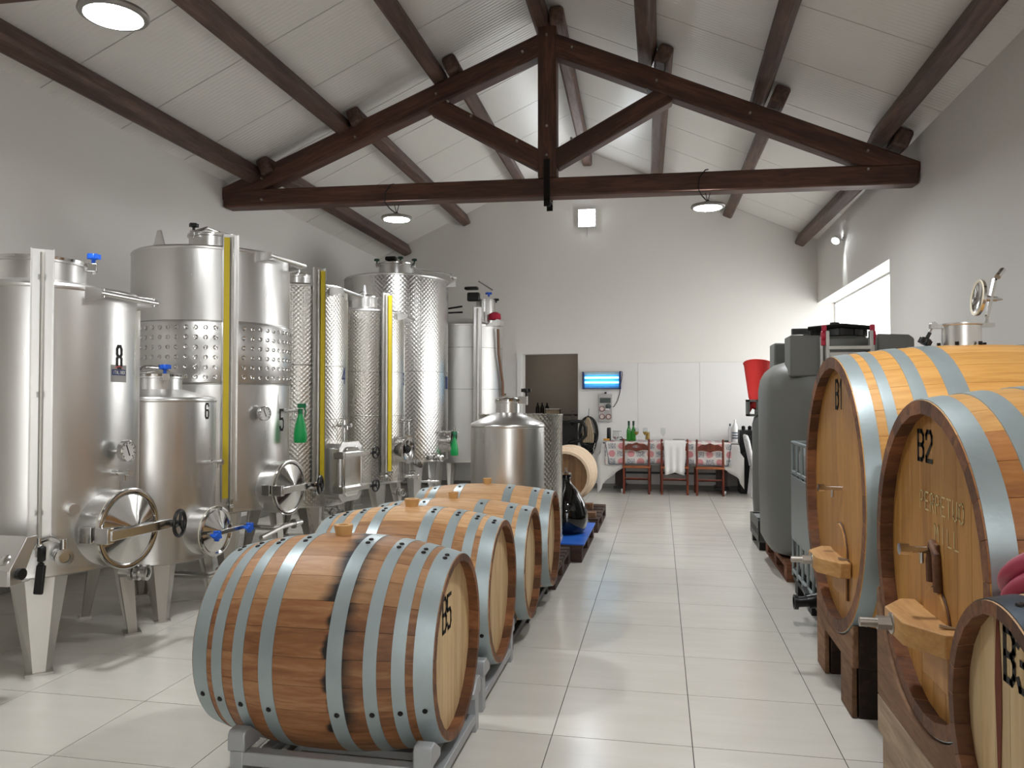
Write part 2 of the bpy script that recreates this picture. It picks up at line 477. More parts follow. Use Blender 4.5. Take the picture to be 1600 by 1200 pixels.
M['sprayh'] = plain('green_trigger_plastic', '0d6e44', .4)
M['copper'] = plain('brown_hose', '7b5a45', .5)
M['gasket'] = plain('cream_gasket', 'd8cfb8', .6)
M['lamp_on'] = emis('led_lamp_face', 'fbfdff', LAMP_STRENGTH)
M['flood_on'] = emis('led_flood_face', 'f2f8ff', FLOOD_STRENGTH)
M['spot_on'] = emis('led_spot_face', 'f6fbff', 40)
M['uv_tube'] = emis('uv_tube_glow', '8fe6ff', UV_STRENGTH)
M['uv_panel'] = plain('blue_lit_reflector', '69b0ee', .3, var=.2, scale=20)
M['lampring'] = plain('grey_lamp_rim', '9a9792', .4, .6)
M['pane'] = plain('window_glass', 'ffffff', .0, trans=1, ior=1.01, var=0)

# ------------------------------------------------------------------ lettering (flat paint strokes)
G = {
 'B': [[(0, 0), (0, 1), (.72, 1), (1, .86), (1, .64), (.75, .52), (0, .52)], [(.75, .52), (1, .4), (1, .14), (.72, 0), (0, 0)]],
 '1': [[(.15, .8), (.55, 1), (.55, 0)]],
 '2': [[(0, .78), (0, .88), (.2, 1), (.8, 1), (1, .86), (1, .62), (0, .12), (0, 0), (1, 0)]],
 '3': [[(0, .84), (.2, 1), (.8, 1), (1, .86), (1, .64), (.7, .52), (.35, .52)], [(.7, .52), (1, .4), (1, .14), (.8, 0), (.2, 0), (0, .16)]],
 '4': [[(.8, 0), (.8, 1), (0, .3), (1, .3)]],
 '5': [[(1, 1), (0, 1), (0, .55), (.75, .55), (1, .42), (1, .14), (.78, 0), (.2, 0), (0, .14)]],
 '6': [[(1, .84), (.8, 1), (.2, 1), (0, .86), (0, .14), (.2, 0), (.8, 0), (1, .14), (1, .42), (.8, .55), (0, .55)]],
 '8': [[(.25, .52), (0, .64), (0, .86), (.25, 1), (.75, 1), (1, .86), (1, .64), (.75, .52), (.25, .52), (0, .4), (0, .14), (.25, 0), (.75, 0), (1, .14), (1, .4), (.75, .52)]],
 'P': [[(0, 0), (0, 1), (.75, 1), (1, .86), (1, .62), (.75, .48), (0, .48)]],
 'E': [[(1, 1), (0, 1), (0, 0), (1, 0)], [(0, .5), (.8, .5)]],
 'R': [[(0, 0), (0, 1), (.75, 1), (1, .86), (1, .62), (.75, .48), (0, .48)], [(.45, .48), (1, 0)]],
 'T': [[(0, 1), (1, 1)], [(.5, 1), (.5, 0)]],
 'U': [[(0, 1), (0, .2), (.25, 0), (.75, 0), (1, .2), (1, 1)]],
 'O': [[(.25, 0), (0, .2), (0, .8), (.25, 1), (.75, 1), (1, .8), (1, .2), (.75, 0), (.25, 0)]],
 'M': [[(0, 0), (0, 1), (.5, .4), (1, 1), (1, 0)]],
 'I': [[(.5, 0), (.5, 1)]],
 'L': [[(0, 1), (0, 0), (1, 0)]],
 'A': [[(0, 0), (.5, 1), (1, 0)], [(.2, .35), (.8, .35)]],
 'N': [[(0, 0), (0, 1), (1, 0), (1, 1)]],
 'X': [[(0, 0), (1, 1)], [(0, 1), (1, 0)]],
}
def text(mb, s, fn, w, h, gap, stroke, slant=0.0):
    """fn(s, t) maps millimetre-flat coordinates to 3D; text centred at 0,0"""
    n = len(s); tot = n * w + (n - 1) * gap; x0 = -tot / 2
    for i, ch in enumerate(s):
        for pl in G.get(ch, []):
            for a, b in zip(pl[:-1], pl[1:]):
                p = Vector((x0 + i * (w + gap) + a[0] * w, (a[1] - .5) * h)); q = Vector((x0 + i * (w + gap) + b[0] * w, (b[1] - .5) * h))
                p.y += slant * p.x; q.y += slant * q.x
                d = q - p
                if d.length < 1e-6: continue
                d.normalize(); nn = Vector((-d.y, d.x)) * stroke / 2; e = d * stroke / 2 * .9
                c = [p - e - nn, q + e - nn, q + e + nn, p - e + nn]
                k = mb.pts([fn(z.x, z.y) for z in c])
                mb.face((k, k + 1, k + 2, k + 3))
    return mb

# ================================================================== STRUCTURE
XL, XR, YB, YF = -4.92, 2.48, 12.95, -3.0
XC, ZR, SL = -1.17, 5.68, .45
def roof_z(x): return ZR - SL * abs(x - XC)

# floor: grout bed carrying single porcelain tiles
m = MB(); m.box(((XL + XR) / 2, (YF + YB) / 2, -.056), (XR - XL + .6, YB - YF + .6, .1))
floor = struct('floor', m, M['grout'])
xs = [XL, -4.40, -3.765, -3.13, -2.475, -1.845, -1.677, -1.074, -.471, .130, .735, 1.338, 1.941, XR]
y0 = 3.374 - .583 * 5
ys = [y0 + .583 * k for k in range(22)]
ys = [y for y in ys if y < YB - .1] + [YB]
tile_cache = {}
for i in range(len(xs) - 1):
    for j in range(len(ys) - 1):
        w, h = xs[i + 1] - xs[i] - .004, ys[j + 1] - ys[j] - .004
        k = (round(w, 3), round(h, 3))
        if k not in tile_cache:
            m = MB(); m.box((0, 0, -.004), (w, h, .008)); tile_cache[k] = m.mesh('tile', M['tile'])
        link('tile', tile_cache[k], floor, ((xs[i] + xs[i + 1]) / 2, (ys[j] + ys[j + 1]) / 2, 0))
m = MB(); m.box(((XL + XR) / 2, (YF + y0) / 2, -.004), (XR - XL, y0 - YF - .004, .008)); part('screed', m, M['tile'], floor)

# walls
m = MB(); m.box((XL - .15, (YF + YB) / 2, 2.0), (.3, YB - YF + .6, 4.06)); struct('wall_left', m, M['wall'])
WY0, WZ0, WZ1 = 9.03, .95, 3.02
m = MB()
m.box((XR + .15, (YF + WY0) / 2 - .15, 2.02), (.3, WY0 - YF + .3, 4.1))
m.box((XR + .15, (WY0 + YB) / 2 + .15, (WZ1 + 4.07) / 2), (.3, YB - WY0 + .3, 4.07 - WZ1))
m.box((XR + .15, (WY0 + YB) / 2 + .15, WZ0 / 2), (.3, YB - WY0 + .3, WZ0))
m.box((XR + .15, YB + .15, (WZ0 + WZ1) / 2), (.3, .3, WZ1 - WZ0))
struct('wall_right', m, M['wall'])
DX0, DX1, DZ = -2.33, -1.36, 2.255
def gable(poly):
    mm = MB(); mm.prism(poly, (0, YB, 0), (1, 0, 0), (0, 0, 1), -.25); return mm
m = MB()
z = lambda x: roof_z(x) + .05
m.prism([(XL, 0), (DX0, 0), (DX0, z(DX0)), (XL, z(XL))], (0, YB + .25, 0), (1, 0, 0), (0, 0, 1), .25)
m.prism([(DX0, DZ), (DX1, DZ), (DX1, z(DX1)), (DX0, z(DX0))], (0, YB + .25, 0), (1, 0, 0), (0, 0, 1), .25)
m.prism([(DX1, 0), (XR + .0, 0), (XR, z(XR)), (XC, z(XC)), (DX1, z(DX1))], (0, YB + .25, 0), (1, 0, 0), (0, 0, 1), .25)
wall_back = struct('wall_back', m, M['wall'])
for a, b in ((XL, -3.6), (-3.6, -2.405), (-1.345, -.36), (-.36, .64), (.64, 1.64), (1.64, XR)):
    m = MB(); m.box(((a + b) / 2, YB - .006, 1.08), (b - a - .004, .012, 2.02)); part('cladding_panel', m, M['clad'], wall_back, .002)
z = lambda x: roof_z(x) + .05
GX0, GX1, GZ = .55, 2.35, 3.0
m = MB()
m.prism([(XL, 0), (GX0, 0), (GX0, z(GX0)), (XC, z(XC)), (XL, z(XL))], (0, YF, 0), (1, 0, 0), (0, 0, 1), .25)
m.prism([(GX0, GZ), (GX1, GZ), (GX1, z(GX1)), (GX0, z(GX0))], (0, YF, 0), (1, 0, 0), (0, 0, 1), .25)
m.prism([(GX1, 0), (XR, 0), (XR, z(XR)), (GX1, z(GX1))], (0, YF, 0), (1, 0, 0), (0, 0, 1), .25)
struct('wall_front', m, M['wall'])
# glazed entrance gate added unseen behind the viewer for soft sky fill
m = MB()
for x in (GX0 + .04, (GX0 + GX1) / 2, GX1 - .04): m.box((x, YF - .12, GZ / 2), (.08, .06, GZ))
for zz in (.05, 1.0, GZ - .05): m.box(((GX0 + GX1) / 2, YF - .12, zz), (GX1 - GX0, .06, .1))
added_gate = struct('fill_gate', m, M['rack'])
for k in range(2):
    w = (GX1 - GX0) / 2 - .1; xx = GX0 + .09 + w / 2 + k * (w + .09)
    for z0_, z1_ in ((.1, .95), (1.05, GZ - .1)):
        m = MB(); m.box((xx, YF - .12, (z0_ + z1_) / 2), (w, .006, z1_ - z0_)); part('pane', m, M['pane'], added_gate)
m = MB()
m.box(((XL + DX0) / 2, YB - .016, .04), (DX0 - XL, .03, .075)); m.box(((XR + DX1) / 2, YB - .016, .04), (XR - DX1, .03, .075))
struct('baseboard_back', m, M['skirt'])
m = MB(); m.box((XL + .012, (YF + YB) / 2, .04), (.024, YB - YF, .075)); struct('baseboard_left', m, M['skirt'])
# doorway lining and the store room beyond
m = MB(); m.box((DX0 - .035, YB - .01, DZ / 2), (.07, .05, DZ + .02)); m.box((DX0 + .012, YB + .12, DZ / 2), (.025, .26, DZ))
struct('door_1', m, M['clad'])
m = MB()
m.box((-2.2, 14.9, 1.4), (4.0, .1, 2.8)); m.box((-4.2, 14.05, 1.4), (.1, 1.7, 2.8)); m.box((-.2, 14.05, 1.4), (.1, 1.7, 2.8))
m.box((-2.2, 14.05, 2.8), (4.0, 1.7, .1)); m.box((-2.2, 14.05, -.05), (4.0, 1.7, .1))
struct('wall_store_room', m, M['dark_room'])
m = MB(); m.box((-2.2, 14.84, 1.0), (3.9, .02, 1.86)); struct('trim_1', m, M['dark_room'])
# window in the right wall
m = MB()
xg = XR + .285
for (ya, yb) in ((WY0, WY0 + .02), (YB - .02, YB)):
    m.box((xg, (ya + yb) / 2, (WZ0 + WZ1) / 2), (.05, yb - ya, WZ1 - WZ0))
m.box((xg, (WY0 + YB) / 2, WZ1 - .012), (.05, YB - WY0, .024)); m.box((xg, (WY0 + YB) / 2, WZ0 + .03), (.05, YB - WY0, .06))
win = struct('window_1', m, M['white'])
for ya, yb in ((WY0 + .02, YB - .02),):
    m = MB(); m.box((xg, (ya + yb) / 2, (WZ0 + WZ1) / 2), (.006, yb - ya, WZ1 - WZ0 - .08)); part('pane', m, M['pane'], win)

# ceiling: insulated sheets, ridge to eave
m = MB()
T = .09
for sgn, xe in ((-1, XL - .3), (1, XR + .3)):
    m.prism([(XC, ZR + .045), (xe, roof_z(xe) + .045), (xe, roof_z(xe) + .045 + T), (XC, ZR + .045 + T)], (0, YB + .3, 0), (1, 0, 0), (0, 0, 1), YB - YF + .6)
ceiling = struct('ceiling', m, M['roof_back'])
def panels(xe, yref, pitch):
    k0 = int((YF - yref) / pitch) - 1
    k = k0
    while yref + k * pitch < YB:
        a, b = max(YF, yref + k * pitch), min(YB, yref + (k + 1) * pitch)
        if b - a > .02:
            a += .006; b -= .006
            mm = MB()
            mm.prism([(XC, ZR), (xe, roof_z(xe)), (xe, roof_z(xe) + .04), (XC, ZR + .04)], (0, b, 0), (1, 0, 0), (0, 0, 1), b - a)
            part('roof_panel', mm, M['panel'], ceiling)
        k += 1
panels(XL, 5.33, .953)
panels(XR, 6.44, .953)

# purlins: two lapped rows meeting over the truss
def log(p0, p1, w=.16, h=.2, name='beam', mt='beam_l', parent=None, up=(0, 0, 1), bev=.03):
    p0, p1 = Vector(p0), Vector(p1); d = p1 - p0; L = d.length
    mm = MB(); mm.box((0, 0, 0), (w, L, h))
    o = part(name, mm, M[mt], parent, bev)
    d.normalize(); u = Vector(up); r = d.cross(u).normalized(); u = r.cross(d)
    o.matrix_local = Matrix.Translation((p0 + p1) / 2) @ Matrix((r, d, u)).transposed().to_4x4()
    return o
rows = [
 ('lowest purlin on the left, ', -4.58, -4.55, -4.385, -4.39),
 ('middle purlin on the left slope, ', -3.55, -3.475, -3.305, -3.32),
 ('upper purlin on the left slope, ', -2.40, -2.375, -2.205, -2.25),
 ('ridge purlin under the roof peak, ', -1.20, -1.225, -1.055, -1.19),
 ('upper purlin on the right slope, ', -.13, -.115, .055, -.05),
 ('middle purlin on the right slope, ', .97, 1.02, 1.19, 1.12),
 ('lowest purlin on the right, ', 2.08, 2.145, 2.315, 2.235),
]
for lab, xa, xb, xc, xd in rows:
    for seg, (x0, ya, x1, yb) in (('near part, in front of the truss', (xa, -2.6, xb, 8.22)), ('far part, from truss to back wall', (xc, 7.92, xd, YB - .01))):
        cz = lambda x: (roof_z(x) - .112) if 'ridge' not in lab else ZR - .16
        sg = 0 if 'ridge' in lab else (1 if x0 > XC else -1)
        up = Vector((sg * SL, 0, 1))
        o = log((x0, ya, cz(x0)), (x1, yb, cz(x1)), .155, .19, 'purlin', up=up)
        tag(o, 'dark brown timber ' + lab + seg, 'roof beam', 'purlins')

# truss
def truss(y, label):
    t = thing('roof_truss', label, 'roof truss', (0, y, 3.6), 0, 'roof trusses')
    Z = 3.6
    def bm(name, p0, p1, w, h, up=(0, 0, 1)):
        a, b = Vector(p0) - Vector((0, 0, Z)), Vector(p1) - Vector((0, 0, Z))
        d = b - a; L = d.length; mm = MB(); mm.box((0, 0, 0), (L, w, h))
        o = part(name, mm, M['beam'], t, .022)
        d.normalize(); u = Vector(up); r = u.cross(d).normalized(); u = d.cross(r)
        o.matrix_local = Matrix.Translation((a + b) / 2) @ Matrix((d, r, u)).transposed().to_4x4()
        return o
    bm('tie_beam', (XL + .01, 0, 3.775), (XR - .01, 0, 3.662), .2, .2)
    bm('rafter', (-4.93, 0, 3.79), (-1.20, 0, 5.262), .19, .225)
    bm('rafter', (2.47, 0, 3.66), (-1.14, 0, 5.262), .19, .225)
    bm('king_post', (-1.16, 0, 3.815), (-1.16, 0, 5.47), .205, .2, (1, 0, 0))
    bm('strut', (-2.42, 0, 4.70), (-1.22, 0, 4.00), .17, .2)
    bm('strut', (.10, 0, 4.63), (-1.10, 0, 4.00), .17, .2)
    mm = MB(); mm.box((-1.16, -.108, .16), (.065, .012, .5)); mm.box((-1.16, .108, .16), (.065, .012, .5)); mm.box((-1.16, 0, -.02), (.065, .228, .02)); mm.box((-1.15, -.08, -.055), (.04, .05, .06))
    part('iron_strap', mm, M['iron'], t)
    for (x, zz) in ((-1.16, 5.33), (-1.16, 4.36), (-1.16, 4.05), (-1.42, 5.17), (-.89, 5.17), (-2.37, 4.79), (-2.24, 4.70), (-1.98, 4.52), (-1.48, 4.22), (-.02, 4.75), (-.12, 4.66), (-.9, 4.21), (XL + .5, 3.98), (XL + .5, 3.74), (XR - .48, 3.9), (XR - .48, 3.72), (-3.3, 4.38), (.9, 4.35)):
        mm = MB(); mm.tube((x, -.098, zz - Z), (x, -.126, zz - Z), .014, .012, 8); part('bolt', mm, M['bolt'], t)
    return t
truss(8.07, 'dark timber roof truss with king post spanning the room')
truss(3.5, 'nearer dark timber truss, only its tie beam corner showing at upper left')

# ================================================================== LAMPS
def lamp(x, y, zz, label):
    t = thing('pendant_lamp', label, 'lamp', (x, y, zz), 0, 'round pendant lamps under the trusses')
    m = MB(); m.lathe([(.0005, .06), (.05, .06), (.06, .045), (.13, .035), (.168, .025), (.172, .01), (.165, 0.0), (.142, -.004), (.14, .012)], 36); part('housing', m, M['lampring'], t)
    m = MB(); m.lathe([(.14, 0), (.10, -.006), (.0005, -.008)], 36); part('diffuser', m, M['lamp_on'], t)
    m = MB(); m.tube((0, 0, .06), (-.025, 0, .16), .004, n=6); m.tube((0, 0, .06), (.025, 0, .16), .004, n=6); m.lathe([(.014, .058), (.014, .08)], 10)
    part('hanger', m, M['iron'], t)
    m = MB(); m.path([(0, .0, .06), (-.06, -.06, .11), (-.10, -.112, .17), (-.09, -.115, .28), (-.03, -.11, .36), (.0, -.09, .37)], .006, 6); part('cable', m, M['blk'], t)
lamp(-2.855, 8.07, 3.47, 'lit round lamp hanging under the left half of the far truss')
lamp(.49, 8.07, 3.44, 'lit round lamp hanging under the right half of the far truss')
lamp(-2.79, 3.5, 3.47, 'large lit round lamp near the ceiling at the upper left')
lamp(.49, 3.5, 3.44, 'lit round lamp under the right half of the nearer truss')
lamp(.49, -1.2, 3.44, 'added lit round lamp behind the viewer on the right, for soft fill')  # unseen lamp, added as soft fill for the room

t = thing('flood_light', 'square lit flood light high on the back wall', 'lamp', (-1.2, YB - .001, 4.54))
m = MB(); m.box((0, -.03, 0), (.30, .05, .31)); part('housing', m, M['socket'], t, .006)
m = MB(); m.box((0, -.058, 0), (.27, .008, .28)); part('diffuser', m, M['flood_on'], t)
m = MB(); m.path([(0, -.02, -.15), (.01, -.01, -.2), (.0, -.008, -.3)], .006, 6); part('cable', m, M['socket'], t)
t = thing('wall_spot', 'small round lit spot on the right wall above the window', 'lamp', (XR, 11.15, 3.655))
m = MB(); m.tube((0, 0, 0), (-.012, 0, 0), .05, n=20); m.tube((-.01, 0, 0), (-.07, 0, .02), .012, n=8); part('bracket', m, M['white'], t)
D = V(-.5, -.55, -.62).normalized()
m = MB(); p = V(-.09, 0, .02); m.lathe([(.02, -.05), (.055, -.03), (.06, .04), (.052, .04)], 20, p, D); part('spot_head', m, M['white'], t)
m = MB(); m.disc(.052, p + D * .036, D, 20); part('diffuser', m, M['spot_on'], t)
sd = bpy.data.lights.new('wall_spot_beam', 'SPOT'); sd.energy = 14; sd.spot_size = radians(38); sd.spot_blend = .8; sd.shadow_soft_size = .03; sd.color = (.92, 1, .98)
so = bpy.data.objects.new('wall_spot_beam', sd); COL.objects.link(so); so.parent = t; so.location = (-.10, -.06, -.03); so.rotation_euler = (0, radians(-13), 0)
# ================================================================== TANKS
def tank_fn(root_R):
    def at(a, z, h=0.0):
        a = radians(a); return V((root_R + h) * cos(a), (root_R + h) * sin(a), z)
    return at
def nrm(a): a = radians(a); return V(cos(a), sin(a), 0)
def tng(a): a = radians(a); return V(-sin(a), cos(a), 0)
UPZ = V(0, 0, 1)

def leg_mesh(R, a, ztop, w0=.24, w1=.10, out=.0, zfoot=0):
    """folded plate leg tapering to the foot"""
    m = MB(); n, t = nrm(a), tng(a)
    r0, r1 = R * .93, R * .93 + out
    def ring(r, w, z, d):
        return [n * (r - d) + t * (-w / 2) + UPZ * z, n * r + t * (-w / 4) + UPZ * z, n * r + t * (w / 4) + UPZ * z, n * (r - d) + t * (w / 2) + UPZ * z,
                n * (r - d - .004) + t * (w / 2 - .01) + UPZ * z, n * (r - .006) + t * (w / 4 - .006) + UPZ * z, n * (r - .006) + t * (-w / 4 + .006) + UPZ * z, n * (r - d - .004) + t * (-w / 2 + .01) + UPZ * z]
    a0 = m.pts(ring(r0, w0, ztop, w0 * .35)); a1 = m.pts(ring(r1, w1, zfoot + .012, w1 * .45))
    for i in range(8):
        j = (i + 1) % 8; m.face((a0 + i, a1 + i, a1 + j, a0 + j))
    m.face([a0 + i for i in range(8)]); m.face([a1 + i for i in range(8)][::-1])
    c = n * (r1 - w1 * .22) + UPZ * (zfoot + .006)
    m.box(c, (w1 * .8, w1 * 1.1, .012), Matrix((n, t, UPZ)).transposed())
    return m

def knob(mt, p, d, parent, r=.028, name='clamp_knob', label=None):
    m = MB(); p = Vector(p); d = Vector(d).normalized()
    m.tube(p, p + d * .05, r * .35, n=8)
    m.lathe([(r * .5, .03), (r * .95, .038), (r, .052), (r * .8, .066), (.0005, .068)], 12, p, d)
    x = d.orthogonal().normalized(); y = d.cross(x)
    for k in range(5):
        q = x * cos(2 * pi * k / 5) + y * sin(2 * pi * k / 5)
        m.tube(p + q * r * .95 + d * .036, p + q * r * .95 + d * .064, r * .32, n=8)
    return part(name, m, M[mt], parent, label=label)

def wheel(p, d, r, parent):
    """spoked hand wheel"""
    m = MB(); p = Vector(p); d = Vector(d).normalized(); x = d.orthogonal().normalized(); y = d.cross(x)
    m.path([p + (x * cos(2 * pi * k / 24) + y * sin(2 * pi * k / 24)) * r for k in range(24)], r * .15, 8, closed=True)
    for k in range(3):
        q = x * cos(2 * pi * k / 3 + .5) + y * sin(2 * pi * k / 3 + .5); m.tube(p, p + q * r, r * .11, n=6)
    m.tube(p - d * .05, p + d * .015, r * .25, n=10)
    return part('hand_wheel', m, M['blk'], parent)

def hatch_round(root, at, a, z, R, r, depth, style, flare=1.0):
    n, t = nrm(a), tng(a); o = at(a, z) - n * .06
    m = MB()
    m.lathe([(r * .97, -.0), (r, .0), (r, .06 + depth), (r * 1.05, .06 + depth), (r * 1.05, .075 + depth), (r * .9, .075 + depth)], 40, o, n)
    ho = part('hatch_collar', m, M['steel2'], root)
    f = o + n * (.06 + depth)
    m = MB(); m.lathe([(r * 1.07, .016), (r * 1.07, .03), (r * .98, .034), (r * .9, .026), (r * .45, .052), (r * .14, .075), (r * .12, .082), (.0005, .082)], 40, f, n)
    d = part('hatch_door', m, M['pol'], root)
    m = MB(); m.path([f + (t * cos(2 * pi * k / 40) + UPZ * sin(2 * pi * k / 40)) * r * 1.04 + n * .012 for k in range(40)], .006, 6, closed=True)
    part('door_gasket', m, M['gasket'], d)
    if style == 'wheel':
        q = f + n * .11
        m = MB(); m.beam(q - t * r * 1.12, q + t * r * .98, .045, .055, UPZ); m.box(q - t * r * 1.12 - n * .03, (.09, .045, .085), Matrix((n, t, UPZ)).transposed())
        m.beam(q + t * r * .95, q + t * r * 1.12 + n * .03, .03, .05, UPZ)
        part('crossbar', m, M['pipe'], root, .004)
        wheel(q + t * r * 1.12 + n * .06, (n * .9 + t * .25).normalized(), .075, root)
        m = MB(); m.box(f - t * r * 1.1 - n * .03, (.08, .05, .09), Matrix((n, t, UPZ)).transposed()); part('hinge', m, M['pipe'], root, .004)
    elif style == 'knobs':
        q = f + n * .085
        m = MB(); m.beam(q - t * r * 1.0, q + t * r * 1.35, .03, .03, UPZ); part('crossbar', m, M['pipe'], root, .003)
        knob('blu', q - t * r * .95 + n * .01, n, root, .03, label='blue knob'); knob('blu', q + t * r * 1.3 + n * .01, n, root, .03, label='blue knob')

def gauge_dial(root, at, a, z, r=.055):
    n = nrm(a); p = at(a, z)
    m = MB(); m.tube(p - n * .02, p + n * .05, .018, n=12); m.lathe([(r * .9, .05), (r, .055), (r, .085), (r * .92, .09), (r * .9, .083)], 28, p, n)
    d = part('thermometer', m, M['pipe'], root)
    m = MB(); m.disc(r * .9, p + n * .082, n, 28); part('dial_face', m, M['dial'], d, label='white dial face')
    m = MB(); q = p + n * .0835; m.beam(q + (UPZ * .6 - tng(a) * .25) * r, q - (UPZ * .45 - tng(a) * .2) * r, .006, .002, n)
    for k in range(10):
        g = radians(-40 + k * 29); e = tng(a) * cos(g) + UPZ * sin(g); m.beam(q + e * r * .68, q + e * r * .82, .004, .002, n)
    part('dial_marks', m, M['ink'], d)

def sample_tap(root, at, a, z, L=.09, name='sample_tap'):
    n = nrm(a); p = at(a, z); m = MB()
    m.tube(p - n * .02, p + n * .03, .02, .016, 12); m.tube(p + n * .03, p + n * L, .011, n=10); m.tube(p + n * (L - .012), p + n * (L + .012), .02, n=12)
    m.tube(p + n * L * .7, p + n * L * .7 - UPZ * .045, .008, n=8)
    return part(name, m, M['pipe'], root)

def butterfly(root, at, a, z, L=.14, handle=True, d=None):
    n = nrm(a) if d is None else Vector(d); p = at(a, z); m = MB(); t = n.cross(UPZ).normalized()
    m.tube(p - n * .03, p + n * L, .028, n=14)
    for k in (.35, .62, .98): m.lathe([(.028, -.012), (.046, -.01), (.046, .01), (.028, .012)], 18, p + n * L * k, n)
    m.tube(p + n * L * .48, p + n * L * .48 + UPZ * .06, .012, n=8)
    v = part('outlet_valve', m, M['pipe'], root)
    if handle:
        m = MB(); m.beam(p + n * L * .48 + UPZ * .06, p + n * (L * .48 + .03) + UPZ * .07 + t * .12, .02, .012); part('valve_lever', m, M['pipe'], v)
    return v

def level_gauge(root, at, a, z0, z1, R, w=.10, yellow=True, d=.06, ys=1):
    n, t = nrm(a), tng(a); F = Matrix((n, t, UPZ)).transposed(); zc = (z0 + z1) / 2; L = z1 - z0
    m = MB(); c = at(a, zc, d)
    m.box(c - n * .012, (.004, w, L), F); m.box(c + t * (w / 2 - .002) + n * .004, (.034, .004, L), F); m.box(c - t * (w / 2 - .002) + n * .004, (.034, .004, L), F)
    for zz in (z0 + .15, zc, min(z1 - .15, z1)): m.box(at(a, zz, d / 2 - .03), (d + .04, .04, .03), F)
    g = part('level_gauge_channel', m, M['steel2'], root)
    m = MB(); off = -.012 * ys if yellow else .0
    m.tube(at(a, z0 - .02, d + .012) + t * off, at(a, z1 - .02, d + .012) + t * off, .011, n=10); part('sight_tube', m, M['tubec'], g)
    if yellow:
        m = MB(); m.box(c + t * w * .27 * ys + n * .012, (.012, w * .36, L - .06), F); part('yellow_scale', m, M['yel'], g, label='yellow measuring scale')
    m = MB(); p = at(a, z0 - .03, d + .012) + t * off; m.tube(p - UPZ * .05, p + UPZ * .05, .018, n=10); m.tube(p, at(a, z0 - .03, 0), .012, n=8); m.ball(p - n * .0 + t * 0, .026, 10)
    part('gauge_valve', m, M['pipe'], g)

def ladder_rest(root, R, z, half=.27, out=.13, a=0):
    n, t = nrm(a), tng(a); m = MB()
    F = lambda y: None
    for s in (-1, 1):
        q = t * half * s; x = sqrt(max(0, R * R - half * half)) - .01
        m.prism([(0, -.045), (out + R - x, -.02), (out + R - x, .03), (0, .045)], n * x + q + UPZ * z - t * .003, n, UPZ, .006)
    m.tube(n * (R + out - .012) - t * (half + .03) + UPZ * (z + .005), n * (R + out - .012) + t * (half + .03) + UPZ * (z + .005), .018, n=12)
    part('ladder_rest', m, M['steel2'], root)

def neck_lid(root, o, r, h, arm='bar', knobs=(), kn='blu', lid_open=False):
    o = Vector(o); m = MB(); m.lathe([(r * 1.0, -.05), (r, h), (r * 1.05, h + .004), (r * 1.05, h + .018), (r * .9, h + .018)], 36, o); part('manhole_neck', m, M['steel2'], root)
    m = MB(); m.lathe([(r * 1.06, h + .016), (r * 1.07, h + .03), (r * .95, h + .038), (r * .5, h + .055), (.0005, h + .06)], 36, o); lid = part('manhole_lid', m, M['pol'], root)
    for (ang, kk) in knobs:
        a = radians(ang); e = V(cos(a), sin(a), 0); p = o + e * r * 1.16 + UPZ * (h + .0)
        m = MB(); m.box(p - e * .02 + UPZ * .01, (.08, .05, .05), Matrix((e, V(-sin(a), cos(a), 0), UPZ)).transposed()); m.tube(p - UPZ * .03, p + UPZ * .05, .01, n=8)
        part('lid_clamp', m, M['pipe'], lid, .003); knob(kk, p + UPZ * .03, UPZ, lid, .032)
    if arm == 'bar':
        m = MB(); m.path([o + V(-r * .2, -r * 1.05, h + .03), o + V(0, -r * .5, h + .085), o + V(0, r * .5, h + .085), o + V(r * .1, r * 1.1, h + .03)], .012, 8); part('lid_arm', m, M['pipe'], lid)
    return lid

def weld(root, at, R, z, h=.012, out=.003):
    m = MB(); m.lathe([(R, -h / 2), (R + out, -h / 4), (R + out, h / 4), (R, h / 2)], 64, (0, 0, z)); part('weld_band', m, M['weld'], root)

def tank_base(label, c, R, z0, z1, zc, rn, mt='steel', seams=(), legs=(45, -45, 135, -135), legw=(.24, .1), legout=.05, group='standing wine tanks', neck_o=(0, 0), zfoot=0, split=None, bottom_mt='steel2', leg_mt='leg'):
    t = thing('wine_tank', label, 'tank', (c[0], c[1], 0), 0, group)
    at = tank_fn(R)
    cuts = [z0] + sorted(seams) + [z1]
    for i, (a, b) in enumerate(zip(cuts[:-1], cuts[1:])):
        k = mt if not isinstance(mt, (list, tuple)) else mt[i]
        m = MB(); m.lathe([(R, a), (R, (a + b) / 2), (R, b)], 96); part('shell', m, M[k], t)
    for s in seams: weld(t, at, R, s)
    m = MB(); m.lathe([(R, z1 - .02), (R + .003, z1 - .015), (R + .003, z1), (R * .985, z1 + .014), (rn, zc)] + ([(.0005, zc + .01)] if rn > .01 else []), 72); part('top_cone', m, M['steel'], t)
    m = MB(); m.lathe([(R + .002, z0 + .02), (R + .003, z0), (R * .97, z0 - .012), (R * .3, z0 - .05), (.0005, z0 - .05)], 64); part('bottom_cone', m, M[bottom_mt], t)
    for a in legs: part('leg', leg_mesh(R, a, z0 + .04, legw[0], legw[1], legout, zfoot), M[leg_mt], t)
    return t, at
def number(root, s, a, z, R, h, w, gap=.02, stroke=.016, mt='ink', label=None, hh=.0015):
    f = lambda x, y: V((R + hh) * cos(radians(a) + x / R), (R + hh) * sin(radians(a) + x / R), z + y)
    m = MB(); text(m, s, f, w, h, gap, stroke); return part('painted_number', m, M[mt], root, label=label)
